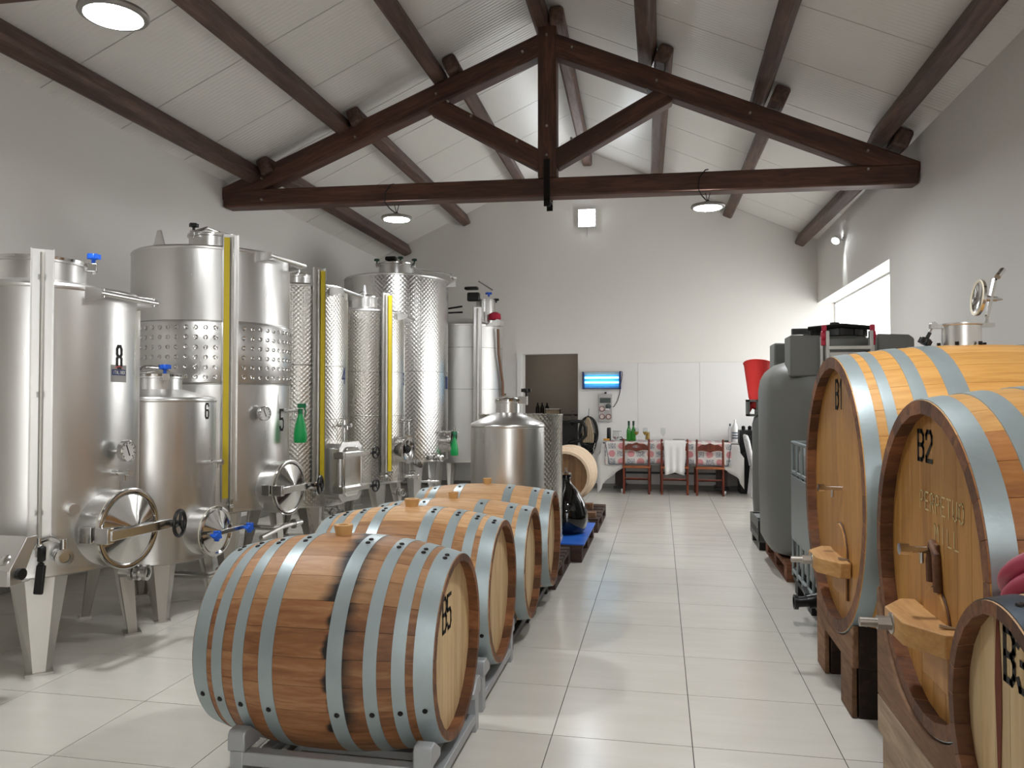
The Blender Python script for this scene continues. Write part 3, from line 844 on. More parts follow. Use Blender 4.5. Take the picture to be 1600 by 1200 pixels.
def plate(root, a, z, R, w, h, mt, name, hh=.001, n=6, parent=None):
    m = MB()
    for i in range(n):
        x0, x1 = -w / 2 + w * i / n, -w / 2 + w * (i + 1) / n
        f = lambda x, y: V((R + hh) * cos(radians(a) + x / R), (R + hh) * sin(radians(a) + x / R), z + y)
        k = m.pts([f(x0, -h / 2), f(x1, -h / 2), f(x1, h / 2), f(x0, h / 2)]); m.face((k, k + 1, k + 2, k + 3))
    return part(name, m, M[mt], parent or root)

# ---- tank 8
t, at = tank_base('tall stainless tank numbered 8 nearest on the left', (-3.66, 3.98), .55, .52, 2.10, 2.165, .27, legw=(.30, .12), legout=.04)
neck_lid(t, (0, 0, 2.15), .25, .12, arm=None, knobs=((30, 'blu'), (215, 'blu')))
level_gauge(t, at, -46, .72, 2.28, .55, .11, yellow=False, d=.05)
ladder_rest(t, .55, 2.06, .215, .075)
number(t, '8', 0, 1.722, .55, .125, .036, stroke=.018, label='black number 8')
pl = plate(t, 0, 1.625, .55, .13, .10, 'sticker', 'maker_sticker')
plate(t, 0, 1.632, .55, .115, .034, 'navy', 'blue_strip', .0018, parent=pl)
f8 = lambda x, y: V(.5525 * cos(x / .5525), .5525 * sin(x / .5525), 1.632 + y)
m = MB(); text(m, 'ITAL', lambda x, y: f8(x - .026, y), .009, .018, .0035, .003); text(m, 'INOX', lambda x, y: f8(x + .026, y), .009, .018, .0035, .0035); part('sticker_lettering', m, M['dial'], pl)
m = MB()
for i in range(8):
    x0, x1 = -.035 + .07 * i / 8, -.035 + .07 * (i + 1) / 8; g = lambda x: .022 + .012 * (1 - ((x) / .035) ** 2)
    k = m.pts([f8(x0, g(x0) - .001), f8(x1, g(x1) - .001), f8(x1, g(x1) + .005 * (1 - i / 8)), f8(x0, g(x0) + .005 * (1 - i / 8))]); m.face((k, k + 1, k + 2, k + 3))
part('red_swoosh', m, M['red'], pl)
gauge_dial(t, at, -2, 1.175, .062)
sample_tap(t, at, -4, 1.05, .11)
m = MB(); n_ = nrm(-30); p = at(-30, .872); m.tube(p - n_ * .02, p + n_ * .05, .03, n=16); part('blind_plug', m, M['steel2'], t)
hatch_round(t, at, -5, .735, .55, .215, .10, 'wheel')
butterfly(t, at, -36, .63, .11, False)
m = MB(); p = at(-36, .655, .09); m.tube(p, p + UPZ * .07, .02, n=10); q = at(-47, .715, .065); m.path([p + UPZ * .05, (p + q) / 2 + UPZ * .05, q], .012, 8); part('gauge_feed_pipe', m, M['pipe'], t)
m = MB(); p = at(-45, .60, .09); m.beam(p, p + V(.0, -.02, -.15), .02, .05, (1, 0, 0)); m.beam(p + V(0, .0, .02), p + V(.02, -.02, .10), .035, .03, (1, 0, 0)); m.path([at(-45, .58, -.05), p], .016, 8); part('butterfly_handle', m, M['blk'], t, .006, label='black butterfly valve handle')
butterfly(t, at, 8, .45, .13, True)

# ---- tank 6
t, at = tank_base('small stainless tank numbered 6 beside tank 8', (-3.545, 4.89), .42, .38, 1.475, 1.545, .2, legw=(.22, .09), legout=.04)
neck_lid(t, (0, 0, 1.54), .19, .08, arm='bar', knobs=((-35, 'blu'),))
number(t, '6', 1, 1.394, .42, .10, .036, stroke=.013, label='black number 6')
sample_tap(t, at, 3, 1.035, .10)
hatch_round(t, at, -5, .565, .42, .16, .09, 'knobs')
m = MB(); p = V(.1, .1, .22); m.path([p, p + V(.28, 0, 0), p + V(.30, .28, 0)], .022, 10); m.tube(V(0, .0, .34), V(.1, .1, .22), .022, n=10)
for q in (p + V(.295, .14, 0), p + V(.298, .24, 0)): m.lathe([(.02, -.012), (.042, -.01), (.042, .01), (.02, .012)], 16, q, V(0, 1, 0))
m.beam(p + V(.297, .19, 0), p + V(.297, .22, .08), .015, .02, (1, 0, 0))
part('drain_pipe', m, M['pipe'], t)
part('wall_bracket', MB().beam(V(.1, .3, 1.0), V(.1, .41, 1.0), .04, .03), M['pipe'], t)

# ---- tank 5 with dimpled cooling jacket
R5 = .65
t, at = tank_base('wide stainless tank numbered 5 with a dimpled cooling jacket', (-3.856, 6.116), R5, .57, 2.70, 2.79, .2, seams=(1.6, 2.105), legw=(.26, .11), legout=.03, zfoot=0)
neck_lid(t, (0, 0, 2.77), .2, .11, arm='bar', knobs=((-100, 'blk'),))
m = MB(); m.lathe([(R5 + .001, 1.60), (R5 + .010, 1.615), (R5 + .010, 2.09), (R5 + .001, 2.105)], 96); part('cooling_jacket', m, M['steel2'], t)
m = MB(); n_d = 56
for r in range(6):
    for k in range(n_d):
        a = 360 * k / n_d + 2.0; n_ = nrm(a); m.lathe([(.020, 0), (.018, .004), (.013, .0035), (.007, -.001), (.0005, -.002)], 10, at(a, 1.655 + r * .079, .010), n_)
part('dimples', m, M['pol'], t, stuff=True)
level_gauge(t, at, -47, .66, 2.80, R5, .12, True, .05, -1)
gauge_dial(t, at, -24, 1.36, .06)
plate(t, 2, 1.47, R5, .13, .09, 'steel2', 'rating_plate', .003)
number(t, '5', 2, 1.30, R5, .17, .06, stroke=.022, label='black number 5')
sample_tap(t, at, 8, 1.375, .11)
hatch_round(t, at, -7, .735, R5, .215, .12, 'wheel')
ladder_rest(t, R5, 2.655, .25, .10, -4)
m = MB(); m.prism([(-.06, 0), (.06, 0), (.02, .13), (-.02, .13)], at(-100, 2.71, -.05), tng(-100), UPZ, .008); part('lifting_lug', m, M['steel2'], t)
butterfly(t, at, 22, .62, .14, True)
m = MB(); m.path([V(.2, -.1, .40), V(.62, -.05, .38), V(.70, .3, .38)], .022, 10); m.tube(V(0, 0, .53), V(.2, -.1, .40), .022, n=10); m.lathe([(.02, -.012), (.042, -.01), (.042, .01), (.02, .012)], 16, V(.68, .2, .38), V(.2, 1, 0)); m.path([V(.64, -.3, .34), V(.66, .05, .38), V(.68, .2, .38)], .02, 8); part('drain_pipe', m, M['pipe'], t)

# ---- tank 4 and 3, spot-finished
t, at = tank_base('spot-finished tank with a tall rectangular hatch and yellow scale', (-3.70, 7.42), .51, .42, 2.61, 2.66, .14, mt=('chk', 'chk', 'chk'), seams=(1.278, 1.815), legw=(.28, .11), legout=.06, leg_mt='chk')
neck_lid(t, (0, 0, 2.64), .12, .10, arm=None); 
m = MB(); m.tube(V(0, 0, 2.78), V(0, 0, 2.87), .02, .012, 10); part('vent_valve', m, M['white'], t)
level_gauge(t, at, -43, .59, 2.77, .51, .12, True, .06)
ladder_rest(t, .51, 2.56, .22, .10)
number(t, '4', 0, 1.72, .51, .15, .055, stroke=.02, mt='navy', label='dark blue number 4')
sample_tap(t, at, -8, 1.215, .12); 
m = MB(); p = at(-8, 1.215, .05); m.tube(p, p + UPZ * .05, .012, n=8); m.tube(p + V(0, 0, -.03), p + V(0, 0, -.28), .007, n=8); part('tap_hose', m, M['pipe'], t)
n_, t_ = nrm(-14), tng(-14); o = at(-14, .76); F = Matrix((n_, t_, UPZ)).transposed()
def oct(w, h, c): return [(-w + c, -h), (w - c, -h), (w, -h + c), (w, h - c), (w - c, h), (-w + c, h), (-w, h - c), (-w, -h + c)]
m = MB(); m.prism(oct(.17, .28, .05), o - n_ * .08, t_, UPZ, .23); part('hatch_collar', m, M['steel2'], t, .008)
m = MB(); m.prism(oct(.185, .295, .055), o + n_ * .15, t_, UPZ, .022); d_ = part('hatch_door', m, M['steel2'], t, .005)
m = MB(); m.prism(oct(.14, .245, .05), o + n_ * .165, t_, UPZ, .03); part('door_panel', m, M['pol'], d_, .02)
for zz in (.17, -.17):
    q = o + UPZ * zz + n_ * .225
    m = MB(); m.beam(q - t_ * .20, q + t_ * .24, .04, .045, UPZ); m.box(q - t_ * .2 - n_ * .04, (.12, .04, .07), F); m.beam(q + t_ * .22, q + t_ * .32, .025, .03, UPZ); part('crossbar', m, M['pipe'], t, .004)
    wheel(q + t_ * .31 + n_ * .03, n_, .06, t)
butterfly(t, at, -28, .36, .2, True)
m = MB(); p = at(5, .52, .06); m.tube(at(5, .52, -.02), p, .014, n=8); m.tube(p - UPZ * .02, p + UPZ * .06, .012, n=8); part('small_tap', m, M['pipe'], t)

t, at = tank_base('spot-finished tank with a round dark hatch and yellow scale', (-3.68, 9.2), .51, .46, 2.56, 2.64, .15, mt=('chk', 'chk', 'chk'), seams=(1.278, 1.815), legw=(.26, .11), legout=.05)
neck_lid(t, (0, 0, 2.63), .16, .12, arm='bar')
m = MB(); m.tube(V(0, 0, 2.80), V(0, 0, 2.93), .03, .012, 10); part('vent_valve', m, M['white'], t)
level_gauge(t, at, -40, .58, 2.77, .51, .13, True, .06)
ladder_rest(t, .51, 2.50, .17, .10, 4)
number(t, '3', 5, 1.735, .51, .14, .05, stroke=.02, mt='navy', label='dark blue number 3')
sample_tap(t, at, -2, 1.215, .12)
m = MB(); p = at(-2, 1.215, .09); m.path([p, p + V(0, 0, -.2), p + V(0, .03, -.62)], .009, 8); part('tap_hose', m, M['pipe'], t)
n_ = nrm(-8); o = at(-8, .86); m = MB(); m.lathe([(.14, -.05), (.165, .10), (.175, .105), (.175, .12), (.155, .12)], 36, o, n_); part('hatch_collar', m, M['pol'], t)
m = MB(); m.lathe([(.165, .115), (.15, .10), (.1, .07), (.0005, .065)], 36, o, n_); part('hatch_door', m, M['pipe'], t)
m = MB(); m.lathe([(.045, .07), (.06, .10), (.04, .13), (.0005, .135)], 18, o, n_); part('door_knob', m, M['blk'], t)
butterfly(t, at, 25, .5, .18, True); butterfly(t, at, -20, .34, .12, True)

# ---- tank 2, widest and tallest
t, at = tank_base('tallest tank with a swirl-finished shell near the back wall', (-3.77, 10.67), .75, .62, 3.20, 3.27, .25, mt=('chk_big', 'chk_big'), seams=(1.868,), legw=(.30, .15), legout=-.05, leg_mt='steel2')
neck_lid(t, (0, 0, 3.26), .25, .16, arm=None, knobs=((-150, 'grn_k'), (-60, 'grn_k'), (-10, 'grn_k')))
m = MB(); m.box(V(-.05, -.1, 3.52), (.16, .12, .06)); part('lid_handle', m, M['blk'], t, .02)
m = MB(); m.path([V(.15, -.1, 3.4), V(.45, 0, 3.35), V(.8, .1, 3.30), V(.82, .1, 3.22)], .012, 8); m.tube(V(.78, .05, 3.26), V(.84, .2, 3.26), .02, n=8); part('top_rail', m, M['pipe'], t)
m = MB(); m.prism([(0, 0), (.14, 0), (.14, .1)], at(0, 3.1, 0), nrm(0), UPZ, .01); part('ladder_rest', m, M['steel2'], t)
plate(t, 2, 1.72, .75, .12, .18, 'navy', 'blue_number_plate', .002)
sample_tap(t, at, -16, 1.02, .10); 
n_ = nrm(0); o = at(0, .88); m = MB(); m.lathe([(.14, -.05), (.17, .09), (.18, .095), (.18, .115), (.15, .115)], 36, o, n_); part('hatch_collar', m, M['pol'], t)
m = MB(); m.lathe([(.165, .11), (.1, .08), (.0005, .07)], 36, o, n_); part('hatch_door', m, M['pipe'], t)
m = MB(); m.beam(o + n_ * .13 - UPZ * .2, o + n_ * .13 + UPZ * .2, .03, .02, n_); part('crossbar', m, M['pipe'], t)
butterfly(t, at, -30, .67, .2, True); butterfly(t, at, -50, .60, .16, True)
m = MB(); m.path([V(-.1, -.4, .34), V(.4, -.45, .34), V(.75, -.35, .34)], .02, 10); m.tube(V(-.1, -.4, .34), V(-.1, -.3, .6), .02, n=8); m.lathe([(.02, -.02), (.045, -.015), (.045, .015), (.02, .02)], 16, V(.62, -.4, .34), V(1, .3, 0)); part('drain_pipe', m, M['pipe'], t)

# ---- tank 1 in the corner
t, at = tank_base('plain stainless tank in the far left corner with a red cap on top', (-3.12, 12.2), .60, .50, 2.66, 2.80, .12, seams=(1.643, 2.298), mt='dull', legw=(.24, .12), legout=0)
o = V(.36, -.12, 2.70)
m = MB(); m.lathe([(.15, -.02), (.15, .36), (.158, .365), (.158, .385), (.0005, .40)], 30, o); part('manhole_neck', m, M['steel2'], t)
m = MB(); m.box(o + V(-.16, -.16, .42), (.2, .1, .14)); m.box(o + V(-.2, -.14, .56), (.22, .12, .05)); part('lid_latch', m, M['blk'], t, .02)
m = MB(); m.beam(o + V(-.1, -.1, .68), o + V(.12, -.02, .54), .02, .02); part('lid_arm', m, M['pipe'], t)
knob('blu', o + V(.07, -.08, .43), UPZ, t, .045); knob('blk', o + V(.17, .02, .34), UPZ, t, .04)
m = MB(); m.lathe([(.085, 0), (.10, .02), (.09, .09), (.04, .12), (.0005, .12)], 20, o + V(.2, -.22, .04)); part('red_cap', m, M['redk'], t, label='crimson cap')
m = MB(); m.prism([(-.05, 0), (.24, .02), (.26, .1), (.2, .12)], at(-30, 2.62, -.08), nrm(-10), UPZ, .16); part('ladder_rest', m, M['steel2'], t)
level_gauge(t, at, -60, .62, 2.92, .60, .13, False, .07)
m = MB(); m.path([at(-25, 2.60, .06), at(-22, 2.2, .05), at(-10, 1.75, .05), at(-8, 1.3, .05)], .022, 10); part('brown_hose', m, M['copper'], t, label='brown hose hanging down the side')
sample_tap(t, at, 0, 1.56, .06); sample_tap(t, at, -36, .60, .05)
m = MB(); m.path([V(-.6, -.5, 2.86), V(.06, -.46, 2.95)], .014, 8); m.path([V(-.6, -.5, 2.84), V(.06, -.44, 2.86)], .014, 8); part('stay_rod', m, M['iron'], t)

# ---- small tanks on the pallets
t, at = tank_base('small plain stainless tank with conical top behind the barrels', (-1.245, 6.27), .305, .18, 1.265, 1.365, .11, legs=(), group='small tanks on pallets')
neck_lid(t, (0, 0, 1.36), .10, .085, arm=None)
m = MB(); m.box(V(.13, .0, 1.47), (.07, .04, .06)); m.tube(V(.16, 0, 1.43), V(.16, 0, 1.55), .01, n=8); part('lid_clamp', m, M['pipe'], t); knob('blk', V(.16, 0, 1.50), UPZ, t, .036)
t = thing('open_tank', 'open-topped spot-finished tank behind the small conical tank', 'tank', (-1.275, 7.06, 0), 0, 'small tanks on pallets')
m = MB(); m.lathe([(.385, .2), (.385, 1.32), (.392, 1.33), (.392, 1.34), (.38, 1.34), (.375, .22), (.0005, .21)], 72); part('shell', m, M['chk'], t)
m = MB(); m.lathe([(.0005, .172), (.385, .172), (.39, .21), (.385, .22)], 72); part('base_ring', m, M['steel2'], t)
m = MB(); p = V(.385 * cos(-1.0), .385 * sin(-1.0), .26); m.tube(p, p + V(.05, -.07, 0), .022, n=12); m.tube(p + V(.03, -.05, 0), p + V(.03, -.05, .07), .012, n=8); part('outlet_valve', m, M['pipe'], t)

# spray bottles hooked on the taps
def spray(p, label, rz):
    t = thing('spray_bottle', label, 'bottle', p, rz, 'green spray bottles')
    m = MB(); m.lathe([(.0005, -.285), (.05, -.285), (.056, -.27), (.056, -.2), (.045, -.13), (.024, -.055), (.018, -.04), (.018, -.02)], 24); part('bottle', m, M['spray'], t)
    m = MB(); m.tube(V(0, 0, -.035), V(0, 0, .01), .02, n=12); m.box(V(.012, 0, .035), (.075, .026, .04)); m.path([V(.04, 0, .02), V(.055, 0, -.02), V(.04, 0, -.06)], .007, 6); part('trigger_head', m, M['sprayh'], t, .004)
    m = MB(); m.tube(V(.048, 0, .04), V(.072, 0, .04), .012, n=8); part('nozzle', m, M['white'], t)
spray((-3.856 + .78, 6.116 + .11, 1.385), 'green spray bottle hanging on the wide tank 5', radians(60))
spray((-3.77 + .90, 10.67 - .10, .97), 'green spray bottle hanging on the tallest tank', radians(60))
# ================================================================== BARRELS (axis along local X)
stave_cache = {}
def barrel(name, label, cat, loc, L, rh, rb, n, th, recess, hoops, side, wood_of, head_mt, chime_mt=None, rz=0, group=None, boards=8, hoop_mt='galv', hoop_h=.0022, rivets=(), key='', axis_y=False):
    """side: +1 / -1 = which end faces the aisle; hoops: [(x0, x1)] measured from the aisle end"""
    t = thing(name, label, cat, loc, rz, group)
    rr = lambda x: rb - (rb - rh) * (2 * x / L) ** 2
    K = 12; da = pi / n * .985
    k_ = (key, L, rh, rb, n)
    def stave_mesh(mt):
        m = MB(); xs_ = [-L / 2 + L * i / K for i in range(K + 1)]
        for x in xs_:
            r = rr(x); ri = r - th
            m.pts([(x, r * sin(-da), r * cos(da)), (x, r * sin(-da * .4), r * cos(da * .4) * 1.0008), (x, r * sin(da * .4), r * cos(da * .4) * 1.0008), (x, r * sin(da), r * cos(da)), (x, ri * sin(da), ri * cos(da)), (x, -ri * sin(da), ri * cos(da))])
        for i in range(K):
            for j in range(6):
                j2 = (j + 1) % 6; m.m = 1 if j == 4 else 0; m.face((i * 6 + j, i * 6 + j2, (i + 1) * 6 + j2, (i + 1) * 6 + j))
        m.m = 1; m.face([0, 5, 4, 3, 2, 1]); m.face([K * 6 + q for q in range(6)])
        return m.mesh('stave', [M[mt], M[chime_mt or mt]])
    ms = {}
    for k in range(n):
        a = 2 * pi * (k + .5) / n
        mt = wood_of(k, n, a)
        if mt not in ms: ms[mt] = stave_mesh(mt)
        link('stave', ms[mt], t, None, (a, 0, 0))
        xe = side * L / 2
    # head boards, grain upright
    xh = xe - side * recess; rhd = rr(L / 2 - recess) - th + .004
    for i in range(boards):
        y0, y1 = -rhd + 2 * rhd * i / boards + .0008, -rhd + 2 * rhd * (i + 1) / boards - .0008
        y0 = max(y0, -rhd * .999); y1 = min(y1, rhd * .999)
        yy = [y0 + (y1 - y0) * q / 4 for q in range(5)]
        top = [(y, sqrt(max(0, rhd * rhd - y * y))) for y in yy]
        poly = [(y, -z_) for y, z_ in top] + top[::-1]
        poly = [p for q, p in enumerate(poly) if q == 0 or (Vector(p) - Vector(poly[q - 1])).length > 1e-4]
        m = MB(); m.prism(poly, (xh - side * .02, 0, 0), (0, 1, 0), (0, 0, 1), .02) if side > 0 else m.prism(poly, (xh, 0, 0), (0, 1, 0), (0, 0, 1), .02)
        part('head_board', m, M[head_mt], t, .0015, seg=1)
    m = MB(); m.lathe([(rhd, -.01), (rhd, .01), (.0005, .01)], 36, (-xe + side * recess, 0, 0), (-side, 0, 0)); part('far_head', m, M[head_mt], t)
    for hi, (h0, h1) in enumerate(hoops):
        xa, xb = xe - side * h0, xe - side * h1
        m = MB(); prof = []
        for q in range(4):
            x = xa + (xb - xa) * q / 3; prof.append((rr(min(max(x, -L / 2), L / 2)) + hoop_h, x))
        prof = [(rr(xa) - .003, xa)] + prof + [(rr(xb) - .003, xb)]
        m.lathe(prof, 64, (0, 0, 0), (1, 0, 0), (0, 0, 1))
        ho = part('hoop', m, M[hoop_mt], t, ang=50)
        for a in rivets:
            xm = (xa + xb) / 2; r = rr(xm) + hoop_h
            e = V(0, -sin(radians(a)), cos(radians(a)))
            m = MB(); m.lathe([(.011, -.001), (.009, .004), (.0005, .006)], 8, V(xm, 0, 0) + e * r, e)
            part('rivet', m, M['rivet'], ho)
    return t, rr, xh, rhd
def head_text(t, s, xh, side, y, z_, h, w, gap, stroke, mt='ink', name='stencil_mark', label=None, slant=0, lift=.0015):
    # text runs to the reader's right: +y for heads facing +x, -y for heads facing -x
    m = MB(); text(m, s, lambda a, b: V(xh + side * lift, y + side * a, z_ + b), w, h, gap, stroke, slant)
    return part(name, m, M[mt], t, label=label)
def bung(x, y, z_, label, r=.034, h=.052):
    m = MB(); m.lathe([(.0005, -.02), (r * .8, -.02), (r * .9, .0), (r * 1.15, h * .8), (r * 1.15, h), (r * .6, h), (r * .55, h * .85), (.0005, h * .85)], 20)
    o = part('barrel_bung', m, M['bung']); o.location = (x, y, z_); tag(o, label, 'bung', 'silicone bungs'); return o

def hp(L, fr): return [(a * L, b * L) for a, b in fr]
EIGHT = [(.004, .075), (.105, .155), (.21, .26), (.34, .40), (.62, .68), (.75, .80), (.85, .90), (.925, .996)]
SIX = [(.004, .07), (.10, .155), (.285, .345), (.655, .715), (.845, .90), (.93, .996)]
ct = math.cos
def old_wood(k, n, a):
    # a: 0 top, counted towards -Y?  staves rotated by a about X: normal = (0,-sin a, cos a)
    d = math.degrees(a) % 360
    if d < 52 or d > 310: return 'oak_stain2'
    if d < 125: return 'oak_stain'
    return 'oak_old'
def pale_wood(k, n, a): return 'oak_mid' if (k * 7) % 11 in (2, 8) else 'oak'
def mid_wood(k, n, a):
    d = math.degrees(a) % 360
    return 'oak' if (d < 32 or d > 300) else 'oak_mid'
BX = -.80
Lb = .96
b5, rr, xh, rhd = barrel('oak_barrel', 'nearest red-brown oak barrel marked B5 with a dark wine stain', 'barrel', (BX - Lb / 2, 3.03, .485), Lb, .357, .425, 26, .028, .045, hp(Lb, EIGHT), 1, old_wood, 'head_new', 'chime', group='oak barrels lying in the row', rivets=(8, 13, 112))
head_text(b5, 'B5', xh, 1, -.03, .13, .13, .05, .018, .016, label='black stencilled B5')
bung(BX - Lb / 2 - .02, 3.03, .485 + .425 - .012, 'tan bung on top of the nearest barrel B5')
b, rr, xh, rhd = barrel('oak_barrel', 'second barrel from the front, pale on top with a scuffed head', 'barrel', (BX - Lb / 2, 3.93, .485), Lb, .357, .42, 26, .028, .045, hp(Lb, EIGHT), 1, mid_wood, 'head_new', 'chime', group='oak barrels lying in the row', rivets=(8, 13, 112))
bung(BX - Lb / 2 - .02, 3.93, .485 + .42 - .012, 'tan bung on top of the second barrel')
L3 = 1.0
b, rr, xh, rhd = barrel('oak_barrel', 'third barrel from the front, pale oak with six hoops', 'barrel', (-.775 - L3 / 2, 4.75, .46), L3, .335, .385, 24, .028, .045, hp(L3, SIX), 1, pale_wood, 'head_new', 'chime', group='oak barrels lying in the row', rivets=(14,))
bung(-.775 - L3 / 2 - .02, 4.75, .46 + .385 - .01, 'tan bung on top of the third barrel', .028, .05)
b, rr, xh, rhd = barrel('oak_barrel', 'fourth and farthest pale barrel of the front row', 'barrel', (-.75 - L3 / 2, 5.53, .475), L3, .333, .38, 24, .028, .045, hp(L3, SIX), 1, pale_wood, 'head_new', 'chime', group='oak barrels lying in the row', rivets=(14,))
bung(-.75 - L3 / 2 - .0, 5.53, .475 + .38 - .01, 'tan bung on top of the fourth barrel', .028, .05)

# barrel racks
def rack(x0, x1, y0_, y1_, mt, label, zt=.24, yb=None):
    t = thing('barrel_rack', label, 'rack', ((x0 + x1) / 2, (y0_ + y1_) / 2, 0), 0, 'low steel barrel racks')
    hx, hy = (x1 - x0) / 2, (y1_ - y0_) / 2
    for s in (-1, 1):
        m = MB(); m.box((0, s * hy, zt - .10), (2 * hx + .05, .05, .05)); part('cross_rail', m, M[mt], t, .004)
    for sx in (-1, 1):
        m = MB(); m.box((sx * hx, 0, .06), (.05, 2 * hy - .05, .04)); part('side_rail', m, M[mt], t, .004)
        for sy in (-1, 1):
            m = MB(); m.box((sx * hx, sy * hy, (zt - .075) / 2), (.052, .055, zt - .075)); part('leg', m, M[mt], t, .003)
            # saddle horn with curved inner face
            m = MB(); m.prism([(-.09, 0), (.03, 0), (.03, .06), (.02, .075), (-.02, .078), (-.09, .03)], (sx * hx - .035, sy * hy, zt - .075), (0, sy, 0), (0, 0, 1), .07 * sy)
            part('saddle', m, M[mt], t, .006)
        m = MB(); m.beam((sx * (hx - .08), -hy, .045), (sx * (hx - .08), hy, .045), .03, .03); part('brace', m, M[mt], t)
    m = MB(); m.box((0, 0, .035), (2 * hx, .04, .03)); part('cross_brace', m, M[mt], t)
    return t
rack(-1.55, -.83, 2.66, 3.36, 'rack', 'grey steel rack under the nearest barrel B5')
rack(-1.56, -.85, 3.58, 4.28, 'rack', 'grey steel rack under the second barrel')
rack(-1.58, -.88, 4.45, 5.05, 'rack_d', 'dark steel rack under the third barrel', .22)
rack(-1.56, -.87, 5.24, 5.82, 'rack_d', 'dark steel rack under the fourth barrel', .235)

# ------------------------------------------------------------------ big casks on the right, heads towards the aisle (-X)
def cask_y(k, n, a): return 'cask'
def cask_r(k, n, a):
    d = math.degrees(a) % 360
    return 'cask' if (k * 5) % 7 in (0, 3, 5) else 'cask_r'
def tap(t, x, y, z_, L=.10):
    m = MB(); m.tube(V(x, y, z_), V(x - L, y, z_), .012, n=12); m.tube(V(x - L + .015, y, z_), V(x - L - .015, y, z_), .02, n=14); m.tube(V(x - .045, y, z_), V(x - .045, y, z_ - .045), .008, n=8)
    part('sample_tap', m, M['pol'], t)
def portella(t, xh, z_, w, h, bar_z, bw):
    """small arched trap door with a wooden crossbar and bolt"""
    pts_ = [(-w / 2, 0), (w / 2, 0), (w / 2, h * .55)] + [(w / 2 * cos(a), h * .55 + h * .45 * sin(a)) for a in [pi * q / 8 for q in range(1, 8)]] + [(-w / 2, h * .55)]
    m = MB(); m.prism(pts_, (xh - .014, 0, z_), (0, 1, 0), (0, 0, 1), .016); part('trap_door', m, M['head_cask'], t, .004)
    m = MB(); m.path([(xh - .003, p[0], z_ + p[1]) for p in [(w / 2, 0), (w / 2, h * .55)] + [(w / 2 * cos(a), h * .55 + h * .45 * sin(a)) for a in [pi * q / 10 for q in range(1, 10)]] + [(-w / 2, h * .55), (-w / 2, 0)]], .005, 6); part('trap_door_gap', m, M['chime'], t)
    P = [(-bw, 0), (-bw, .05), (-.10, .135), (.10, .135), (bw, .05), (bw, 0)]
    m = MB(); m.prism([(p[0], p[1]) for p in P], (xh - .006, 0, bar_z), (0, 1, 0), (-1, 0, 0), .075); part('crossbar', m, M['crossbar'], t, .004)
    q = V(xh - .138, .02, bar_z + .038)
    m = MB(); m.lathe([(.036, 0), (.036, .006), (.024, .008)], 20, q, (-1, 0, 0)); m.tube(q, q + V(-.05, 0, 0), .024, n=6); m.tube(q + V(-.05, 0, 0), q + V(-.105, 0, 0), .016, n=14); part('bolt', m, M['bolt'], t)
    m = MB(); m.tube(V(xh, -.16, bar_z + .075), V(xh - .05, -.16, bar_z + .085), .006, n=8); part('bolt_end', m, M['bolt'], t)

L1 = 1.34
c1, rr, xh, rhd = barrel('wine_cask', 'largest honey-coloured cask B1 with an open steel manhole on top', 'cask', (.86 + L1 / 2, 4.2, 1.0), L1, .69, .745, 34, .055, .05, [(.004, .07), (.11, .157), (.235, .295), (.378, .465), (L1 - .465, L1 - .378), (L1 - .295, L1 - .235), (L1 - .07, L1 - .004)], -1, cask_y, 'head_cask', 'chime', group='big casks on wooden cradles', boards=9, hoop_h=.004)
head_text(c1, 'B1', xh, -1, .02, .50, .14, .06, .03, .02, label='black stencilled B1')
tap(c1, xh, -.02, .02); portella(c1, xh, -.52, .3, .36, -.395, .23)
o = V(-.045, 0, .745)
m = MB(); m.lathe([(.115, -.03), (.088, -.01), (.088, .095), (.095, .10), (.095, .108), (.082, .108), (.08, 0)], 32, o); part('manhole_neck', m, M['steel2'], c1)
for k in range(6):
    e = V(cos(k * pi / 3), sin(k * pi / 3), 0); m = MB(); m.tube(o + e * .105 - UPZ * .005, o + e * .105 + UPZ * .012, .009, n=6); part('bolt', m, M['rivet'], c1)
m = MB(); m.box(o + V(-.115, 0, .095), (.06, .035, .02)); m.tube(o + V(-.13, -.02, .105), o + V(-.13, .02, .105), .014, n=12); m.tube(o + V(-.13, 0, .10), o + V(-.15, 0, .06), .006, n=6); part('neck_clamp', m, M['pipe'], c1)
knob('blk', o + V(-.145, 0, .065), V(-.4, 0, -.8), c1, .026)
m = MB(); m.box(o + V(.115, 0, .098), (.06, .04, .02)); m.tube(o + V(.118, 0, .10), o + V(.118, 0, .15), .009, n=8); m.beam(o + V(.118, 0, .14), o + V(.155, 0, .33), .03, .012); part('lid_hinge', m, M['pipe'], c1)
lc = o + V(.088, 0, .235); ld = V(-.99, .05, .1).normalized()
m = MB(); m.lathe([(.0005, -.02), (.05, -.012), (.085, -.004), (.09, 0), (.09, .012), (.08, .016)], 32, lc, ld); lid = part('open_lid', m, M['pol'], c1)
m = MB(); m.lathe([(.076, .014), (.088, .018), (.090, .012), (.086, .006)], 32, lc, ld); part('lid_gasket', m, M['gasket'], lid, label='cream rubber gasket')
m = MB(); m.lathe([(.078, .013), (.05, .004), (.0005, .0)], 32, lc, ld); part('lid_inside', m, M['pol'], lid)
m = MB(); m.tube(lc - ld * .02, lc - ld * .075, .016, .012, 10); m.tube(lc - ld * .07, lc - ld * .10, .010, .004, 8); part('lid_handle', m, M['pipe'], lid)
m = MB(); m.beam(o + V(.155, 0, .32), o + V(.175, 0, .36), .03, .01); m.tube(o + V(.16, -.02, .335), o + V(.2, .02, .375), .014, n=8); part('lid_clamp', m, M['pipe'], lid)

